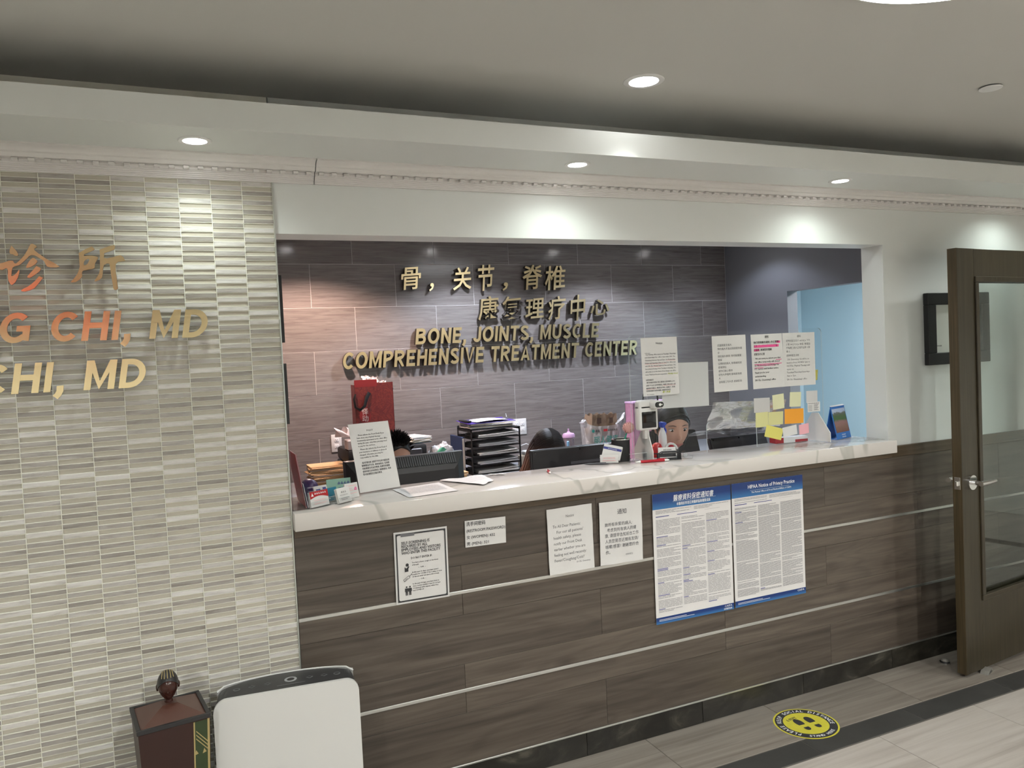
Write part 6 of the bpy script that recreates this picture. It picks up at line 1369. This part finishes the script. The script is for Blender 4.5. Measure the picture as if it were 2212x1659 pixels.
def cap(b, HM, grow, hairline, nape, n=40, m=30):
    """hair shell over the skull; hairline = height of the fringe at the front"""
    g = []
    for i in range(m + 1):
        row = []
        for j in range(n):
            a = 2 * math.pi * j / n; front = max(0, -math.sin(a))
            zmin = nape + (hairline - nape) * front ** .8
            z = 1 - (1 - zmin) * (i / m); s_ = math.sqrt(max(0, 1 - min(1, z) ** 2))
            d = Vector((s_ * math.cos(a), s_ * math.sin(a), z)); p = head_shape(d)
            k = 1 + grow * (1 + .25 * noise.noise(d * 5)) * min(1, (m - i) / 3 + .25)
            row.append(b.bm.verts.new(HM @ (p * k)))
        g.append(row)
    for i in range(m):
        for j in range(n): b.bm.faces.new((g[i][j], g[i][(j + 1) % n], g[i + 1][(j + 1) % n], g[i + 1][j]))
    b.bm.faces.new(g[0])
def strands_over(b, HM, part, n, zend, grow, seed, r=.0036):
    rnd = random.Random(seed)
    for i in range(n):
        s_ = -1 if i % 2 else 1; y0 = rnd.uniform(-.72, .95); d0 = Vector((part, y0, math.sqrt(max(.02, 1 - y0 * y0)))).normalized()
        d1 = Vector((s_ * .97, y0 * .45 + .22, zend + rnd.uniform(-.12, .1))).normalized(); P = []
        for k in range(6):
            q = k / 5; d = (d0 * (1 - q) + d1 * q + Vector((s_ * .35, -.12 if y0 < 0 else 0, .25)) * q * (1 - q)).normalized()
            P.append(HM @ (head_shape(d) * (1 + grow + rnd.uniform(0, .018))))
        b.tube(P, [.002, r, r, r, r * .9, .0008], 5)
def hair_short(b, HM):
    cap(b, HM, .07, .70, -.35); rnd = random.Random(2)
    for i in range(620):
        a = rnd.uniform(0, 6.283); z = rnd.uniform(.30 if math.sin(a) > -.3 else .74, 1); s_ = math.sqrt(1 - z * z); d = Vector((s_ * math.cos(a), s_ * math.sin(a), z))
        p = head_shape(d); e = p * rnd.uniform(1.16, 1.30) + Vector((rnd.uniform(-.012, .012), -.008 + rnd.uniform(-.012, .012), .010))
        b.tube([HM @ (p * .98), HM @ (p.lerp(e, .6)), HM @ e], [.0032, .0024, .0003], 5)
def hair_long(b, HM):
    cap(b, HM, .13, .42, -.6); strands_over(b, HM, -.05, 420, -.2, .15, 4, .0045); rnd = random.Random(5)
    for i in range(150):
        a = rnd.uniform(R(-30), R(210)); z = rnd.uniform(-.1, .75); s_ = math.sqrt(1 - z * z); d = Vector((s_ * math.cos(a), s_ * math.sin(a), z))
        p = head_shape(d) * 1.14; side = -1 if p.x < 0 else 1
        q1 = p + Vector((side * .012, .004, -.05)); q2 = Vector((p.x * 1.25 + side * .01, p.y - .01, -.14 + rnd.uniform(-.03, .02))); q3 = q2 + Vector((-.03 + rnd.uniform(-.03, .02), -.02 + rnd.uniform(-.02, .02), -.09 + rnd.uniform(-.03, .03)))
        b.tube([HM @ p, HM @ q1, HM @ q2, HM @ q3], [.006, .0085, .008, .0012], 6)
def hair_tied(b, HM):
    cap(b, HM, .06, .55, -.30); strands_over(b, HM, .10, 420, .0, .075, 6); rnd = random.Random(8)
    for i in range(70):
        a = rnd.uniform(R(200), R(340)); d = Vector((math.cos(a) * .8, math.sin(a) * .8, .6)); p = head_shape(d.normalized()) * 1.05
        s_ = -1 if p.x < 0 else 1; q = head_shape(Vector((s_ * .98, .05, .18)).normalized()) * 1.06; m_ = head_shape(Vector((s_ * .8, -.35, .55)).normalized()) * 1.09
        b.tube([HM @ p, HM @ m_, HM @ q, HM @ (q + Vector((0, .03, -.05)))], [.003, .005, .005, .001], 5)
    for i in range(110):
        s_ = -1 if i % 2 else 1; z_ = rnd.uniform(-.1, .55); d = Vector((s_ * .95, rnd.uniform(.12, .65), z_)).normalized(); p = head_shape(d) * 1.07
        q = p + Vector((s_ * .008, .0, -.05)); e = Vector((s_ * (.066 + rnd.uniform(-.004, .010)), p.y + rnd.uniform(-.01, .02), -.085 + rnd.uniform(-.03, .02)))
        b.tube([HM @ p, HM @ q, HM @ e], [.006, .007, .001], 6)
    b.ball((0, .105, .02), (.038, .034, .038), 18, 12, M=HM)
M_sh1 = mat('grey_shirt', (.20, .21, .23), .8); M_sh2 = mat('beige_shirt', (.42, .34, .28), .8); M_sh3 = mat('white_coat', (.70, .71, .74), .8)
KB = ((-.20, -.16, .86), (-.09, -.40, .80)), ((.20, -.16, .86), (.09, -.40, .80))
person('person', 'person with short spiky black hair bent down behind the ribbed monitor', (1.018, 3.88, 1.136), R(4), R(25), M_sh1, KB, hair_short, M_hairb)
person('person', 'person with long dark hair turning light brown, looking down behind the flat monitor', (1.805, 3.72, 1.108), R(-6), R(36), M_sh2, (((-.20, -.06, .82), (-.09, -.24, .79)), ((.20, -.06, .82), (.09, -.24, .79))), hair_long, M_hair2, 1.06)
person('person', 'person with tied-back dark hair seen through the sneeze guard, glancing to the right', (2.222, 3.16, 1.215), R(-14), R(12), M_sh3, (((-.20, -.02, .78), (-.10, -.16, .70)), ((.20, -.02, .78), (.10, -.16, .70))), hair_tied, M_hairb, 1.08, -.24)

# ================================================================== IN FRONT OF THE WALL
# air purifier
t = thing('air_purifier', 'white upright air purifier with a dark top panel in front of the tiled wall', 'air purifier', (0.2725, 2.500, 0), R(-5.9))
W_, H1 = .2155, .602
def side_pts(y, z1, w_, r_, z0):
    out = [(w_ - r_ + r_ * math.sin(R(90 * i / 8)), y, z1 - r_ + r_ * math.cos(R(90 * i / 8))) for i in range(9)]
    return [(-w_, y, z0)] + [(-x, y_, z) for x, y_, z in out[::-1]] + out + [(w_, y, z0)]
b = MB(); b.prism(side_pts(-.062, H1 + .003, W_, .040, .0), (0, .012, 0)); b.build('front_panel', M_white_pl, t, smooth=True)
def loft(b, specs, cap0=True):
    vv = [[b.bm.verts.new(p) for p in side_pts(*s_)] for s_ in specs]
    for a_, c_ in zip(vv, vv[1:]):
        for i in range(len(a_)): b.bm.faces.new((a_[i], a_[(i + 1) % len(a_)], c_[(i + 1) % len(a_)], c_[i]))
    b.bm.faces.new(vv[0]); b.bm.faces.new(vv[-1])
ARCH = [(.038, .207), (.052, .186), (.066, .155), (.078, .112), (.086, .055)]
b = MB(); loft(b, [(-.050, H1 - .001, W_ - .005, .030, .0), (.0, H1 - .001, W_ - .006, .032, .0)] + [(y_, H1 - .001, w_, .030, .0) for y_, w_ in ARCH]); b.build('case', mat('charcoal_plastic', (.030, .031, .033), .4), t, smooth=True)
b = MB(); q = [(-w_ - .002, y_ + .002) for y_, w_ in ARCH] + [(w_ + .002, y_ + .002) for y_, w_ in ARCH[::-1]]
b.tube([(x_, y_, H1 - (.012 if k in (0, len(q) - 1) else .0015)) for k, (x_, y_) in enumerate(q)], .0030, 8); b.build('rear_trim', M_white_pl, t, smooth=True)
b = MB(); q2 = q; n_ = len(q2)
for (x0, y0), (x1, y1) in zip(q2, q2[1:]): b.poly(((x0, y0 + .0012, 0), (x1, y1 + .0012, 0), (x1, y1 + .0012, H1 - .004), (x0, y0 + .0012, H1 - .004)))
b.build('back_panel', M_white_pl, t)
o = None
b = MB(); b.lathe([(.012, 0), (.019, 0), (.019, .0010), (.012, .0010)], (0, 0, 0), 28, close=False); o = b.build('power_ring', mat('ring_grey', (.36, .37, .38), .5), t, (0.012, .022, H1 - .0009), smooth=True)
b = MB(); b.lathe([(0, .0002), (.0115, .0002), (.0115, .0008), (0, .0008)], (0, 0, 0), 24, close=False); b.build('power_button', M_black, o)
M_key = mat('key_grey', (.15, .155, .16), .5)
for x in (-.150, -.105, -.058, .070, .115, .155):
    b = MB(); b.lathe([(.0075, 0), (.0105, 0), (.0105, .0007), (.0075, .0007)], (0, 0, 0), 4 if abs(x) < .15 else 18, close=False); b.build('touch_key', M_key, t, (x, .010 + .012 * (1 - abs(x) / .15), H1 - .0009))
bars_part(t, [(-.030, .055, .0, .004)], M_key, 'panel_lettering').matrix_local = TR(0, -.018, H1 + .0002) @ RX(R(-90)) @ TR(0, .0008, 0)
# carved wooden box with a head finial
t = thing('carved_box', 'dark red wooden box with green patterned side and a carved head on its lid', 'box', (-0.066, 2.480, 0), R(8))
M_rw = mat('red_brown_wood', (.032, .010, .007), .35, vary=.12, vscale=14); M_lidw = mat('lid_wood', (.095, .040, .028), .3, vary=.1, vscale=14); M_rim = mat('blackened_wood', (.022, .021, .022), .4)
S1, S0, HB = .098, .072, .598
def taper(s1, s0, z0, z1, b): 
    v = [b.bm.verts.new(p) for p in ((-s0, -s0, z0), (s0, -s0, z0), (s0, s0, z0), (-s0, s0, z0), (-s1, -s1, z1), (s1, -s1, z1), (s1, s1, z1), (-s1, s1, z1))]
    for f in ((0, 1, 2, 3), (4, 5, 6, 7), (0, 1, 5, 4), (1, 2, 6, 5), (2, 3, 7, 6), (3, 0, 4, 7)): b.bm.faces.new([v[i] for i in f])
b = MB(); taper(S1 - .003, S0, .0, HB - .008, b); b.build('body', M_rw, t)
b = MB()
for (x0, x1, y0, y1) in ((-S1, S1, -S1, -S1 + .011), (-S1, S1, S1 - .011, S1), (-S1, -S1 + .011, -S1 + .011, S1 - .011), (S1 - .011, S1, -S1 + .011, S1 - .011)): b.box(x0, x1, y0, y1, HB - .010, HB + .002, .001, 1)
b.build('lid_rim', M_rim, t)
b = MB(); k = S1 - .011
P = [(-k, -k, HB - .002), (k, -k, HB - .002), (k, k, HB - .002), (-k, k, HB - .002)]; q = .020; Q = [(-q, -q, HB + .028), (q, -q, HB + .028), (q, q, HB + .028), (-q, q, HB + .028)]
v = [b.bm.verts.new(p) for p in P + Q]
for f in ((0, 1, 5, 4), (1, 2, 6, 5), (2, 3, 7, 6), (3, 0, 4, 7), (4, 5, 6, 7), (3, 2, 1, 0)): b.bm.faces.new([v[i] for i in f])
b.build('lid', M_lidw, t)
# green side panel with gold bands
M_gr = mat('green_paint', (.030, .050, .016), .4); M_gd = mat('gold_paint', (.40, .31, .13), .4)
sl = (S1 - .003 - S0) / (HB - .008)
def on_side(y, z, off): return (S0 + sl * z + off, y, z)
def side_edge(z): return S0 + sl * z - .004
b = MB(); b.poly([on_side(-side_edge(.01), .01, .0012), on_side(side_edge(.01), .01, .0012), on_side(side_edge(.585), .585, .0012), on_side(-side_edge(.585), .585, .0012)]); gp = b.build('green_panel', M_gr, t, recalc=False)
b = MB()
for zz in (.50, .36, .22, .08):
    for k in range(3):
        y0, y1, dz = -.080, .080, -.085
        za = zz + .012 * k
        def band(z0_): return [on_side(max(-side_edge(z0_), y0), min(z0_ + .0, .58), .002), on_side(side_edge(max(z0_ + dz, .01)), max(z0_ + dz, .01), .002), on_side(side_edge(max(z0_ + dz, .01)), max(z0_ + dz + .005, .015), .002), on_side(max(-side_edge(z0_), y0), min(z0_ + .005, .584), .002)]
        b.poly(band(za))
b.build('gold_bands', M_gd, gp, recalc=False)
for zz in (.545, .40, .26, .12):
    for yy, dz in ((.02, 0), (-.035, -.02)):
        z = zz + dz; b = MB(); b.poly([on_side(yy - .008, z - .008, .002), on_side(yy + .010, z - .004, .002), on_side(yy + .001, z + .014, .002)]); b.build('gold_triangle', M_gd, gp, recalc=False)
b = MB(); b.box(S1 - .010, S1 - .004, -S1 + .001, -S1 + .004, .0, HB - .012, M=Matrix(((1, 0, sl, -sl * HB), (0, 1, -sl, sl * HB), (0, 0, 1, 0), (0, 0, 0, 1)))); b.build('gold_edge', M_gd, t)
# green strip on the front with a gold border
def on_front(x, z, off): return (x, -(S0 + sl * z) - off, z)
fe = lambda z: S0 + sl * z - .003
b = MB(); b.poly([on_front(.30 * fe(.01) + .012, .01, .0012), on_front(fe(.01), .01, .0012), on_front(fe(.585), .585, .0012), on_front(.56 * fe(.585), .585, .0012)]); gf = b.build('green_strip', M_gr, t, recalc=False)
b = MB(); b.poly([on_front(.30 * fe(.01) + .010, .01, .0016), on_front(.30 * fe(.01) + .014, .01, .0016), on_front(.56 * fe(.585) + .002, .585, .0016), on_front(.56 * fe(.585) - .002, .585, .0016)]); b.build('gold_line', M_gd, gf, recalc=False)
for zz in (.555, .44, .33, .22, .11):
    for k in range(3):
        z_ = zz - .011 * k; x0_ = (.30 + .26 * z_ / .585) * fe(z_) + .006; b = MB(); b.poly([on_front(x0_, z_, .0018), on_front(fe(z_ - .05), max(z_ - .042, .01), .0018), on_front(fe(z_ - .05), max(z_ - .038, .012), .0018), on_front(x0_, z_ + .004, .0018)]); b.build('gold_band', M_gd, gf, recalc=False)
    for dx in (.55, .8):
        z_ = zz - .062; x_ = dx * fe(z_) + .004; b = MB(); b.poly([on_front(x_ - .005, z_ - .006, .0018), on_front(x_ + .006, z_ - .003, .0018), on_front(x_, z_ + .009, .0018)]); b.build('gold_triangle', M_gd, gf, recalc=False)
# finial head
M_fin = mat('polished_red_wood', (.045, .012, .008), .18)
b = MB(); FM = TR(0, 0, HB + .078) @ RZ(R(-6)) @ Matrix.Diagonal((.40, .40, .41, 1))
vs_ = b.ball((0, 0, 0), 1, 36, 28)
for v in vs_: v.co = head_shape(v.co.normalized())
b._fin(vs_, FM)
for s_ in (-1, 1): b.ball((s_ * .072, .012, -.01), (.010, .016, .026), 10, 8, M=FM)
b.cyl((0, .004, HB + .020), (0, .004, HB + .048), .012, .010, n=16); b.box(-.011, .011, -.035, -.031, -.0, .003, M=FM @ TR(0, -.05, -.055)); fin = b.build('carved_head', M_fin, t, smooth=True)
b = MB()
g = []
for i in range(13):
    row = []
    for j in range(28):
        a = 2 * math.pi * j / 28; fr_ = max(0, -math.sin(a)); zm = -.25 + .75 * fr_; z = 1 - (1 - zm) * i / 12; s_ = math.sqrt(max(0, 1 - min(z, 1) ** 2))
        row.append(b.bm.verts.new(FM @ (head_shape(Vector((s_ * math.cos(a), s_ * math.sin(a), z))) * 1.05)))
    g.append(row)
for i in range(12):
    for j in range(28): b.bm.faces.new((g[i][j], g[i][(j + 1) % 28], g[i + 1][(j + 1) % 28], g[i + 1][j]))
hc = b.build('carved_hair', M_rim, fin, smooth=True)
b = MB()
for k in (-.65, -.35, 0, .35, .65):
    b.tube([FM @ (head_shape(Vector((k * (1 - .3 * abs(c_)), s2 * math.sqrt(max(0.02, 1 - k * k)), c_)).normalized()) * 1.07) for s2, c_ in ((-.75, .62), (-.45, .86), (0, 1.0), (.5, .8))], .0011, 6)
b.build('gold_stripes', M_gd, fin)
# door stops
M_rub = mat('grey_rubber', (.20, .19, .17), .5)
def stop(label, x, y, rz):
    t_ = thing('door_stop', label, 'door stop', (x, y, 0), rz)
    b = MB(); b.lathe([(0, .0003), (.022, .0003), (.022, .006), (.019, .018), (.013, .024), (0, .025)], n=24, close=False, M=Matrix(((1, 0, 0, 0), (0, 1.0, 0, 0), (0, 0, 1, 0), (0, 0, 0, 1)))); b.build('dome', M_rub, t_, smooth=True)
    b = MB(); b.tube([(.021 * math.cos(R(a)), .021 * math.sin(R(a)), .010) for a in range(-70, 71, 14)], .0045, 8); b.build('bumper', M_black, t_, smooth=True)
stop('small domed floor stop between the wall base and the door', 3.354, 2.575, R(200))
t = thing('door_stop', 'grey wedge stop under the bottom edge of the open door', 'door stop', (3.425, 2.415, 0), R(20))
b = MB(); b.prism([(-.040, -.018, .0003), (.045, -.018, .0003), (.010, -.018, .022), (-.020, -.018, .014)], (0, .036, 0)); b.build('wedge', M_rub, t)
b = MB(); b.prism([(-.028, -.0182, .003), (.020, -.0182, .003), (.006, -.0182, .014), (-.014, -.0182, .010)], (0, .002, 0)); b.build('hollow', M_black, t)
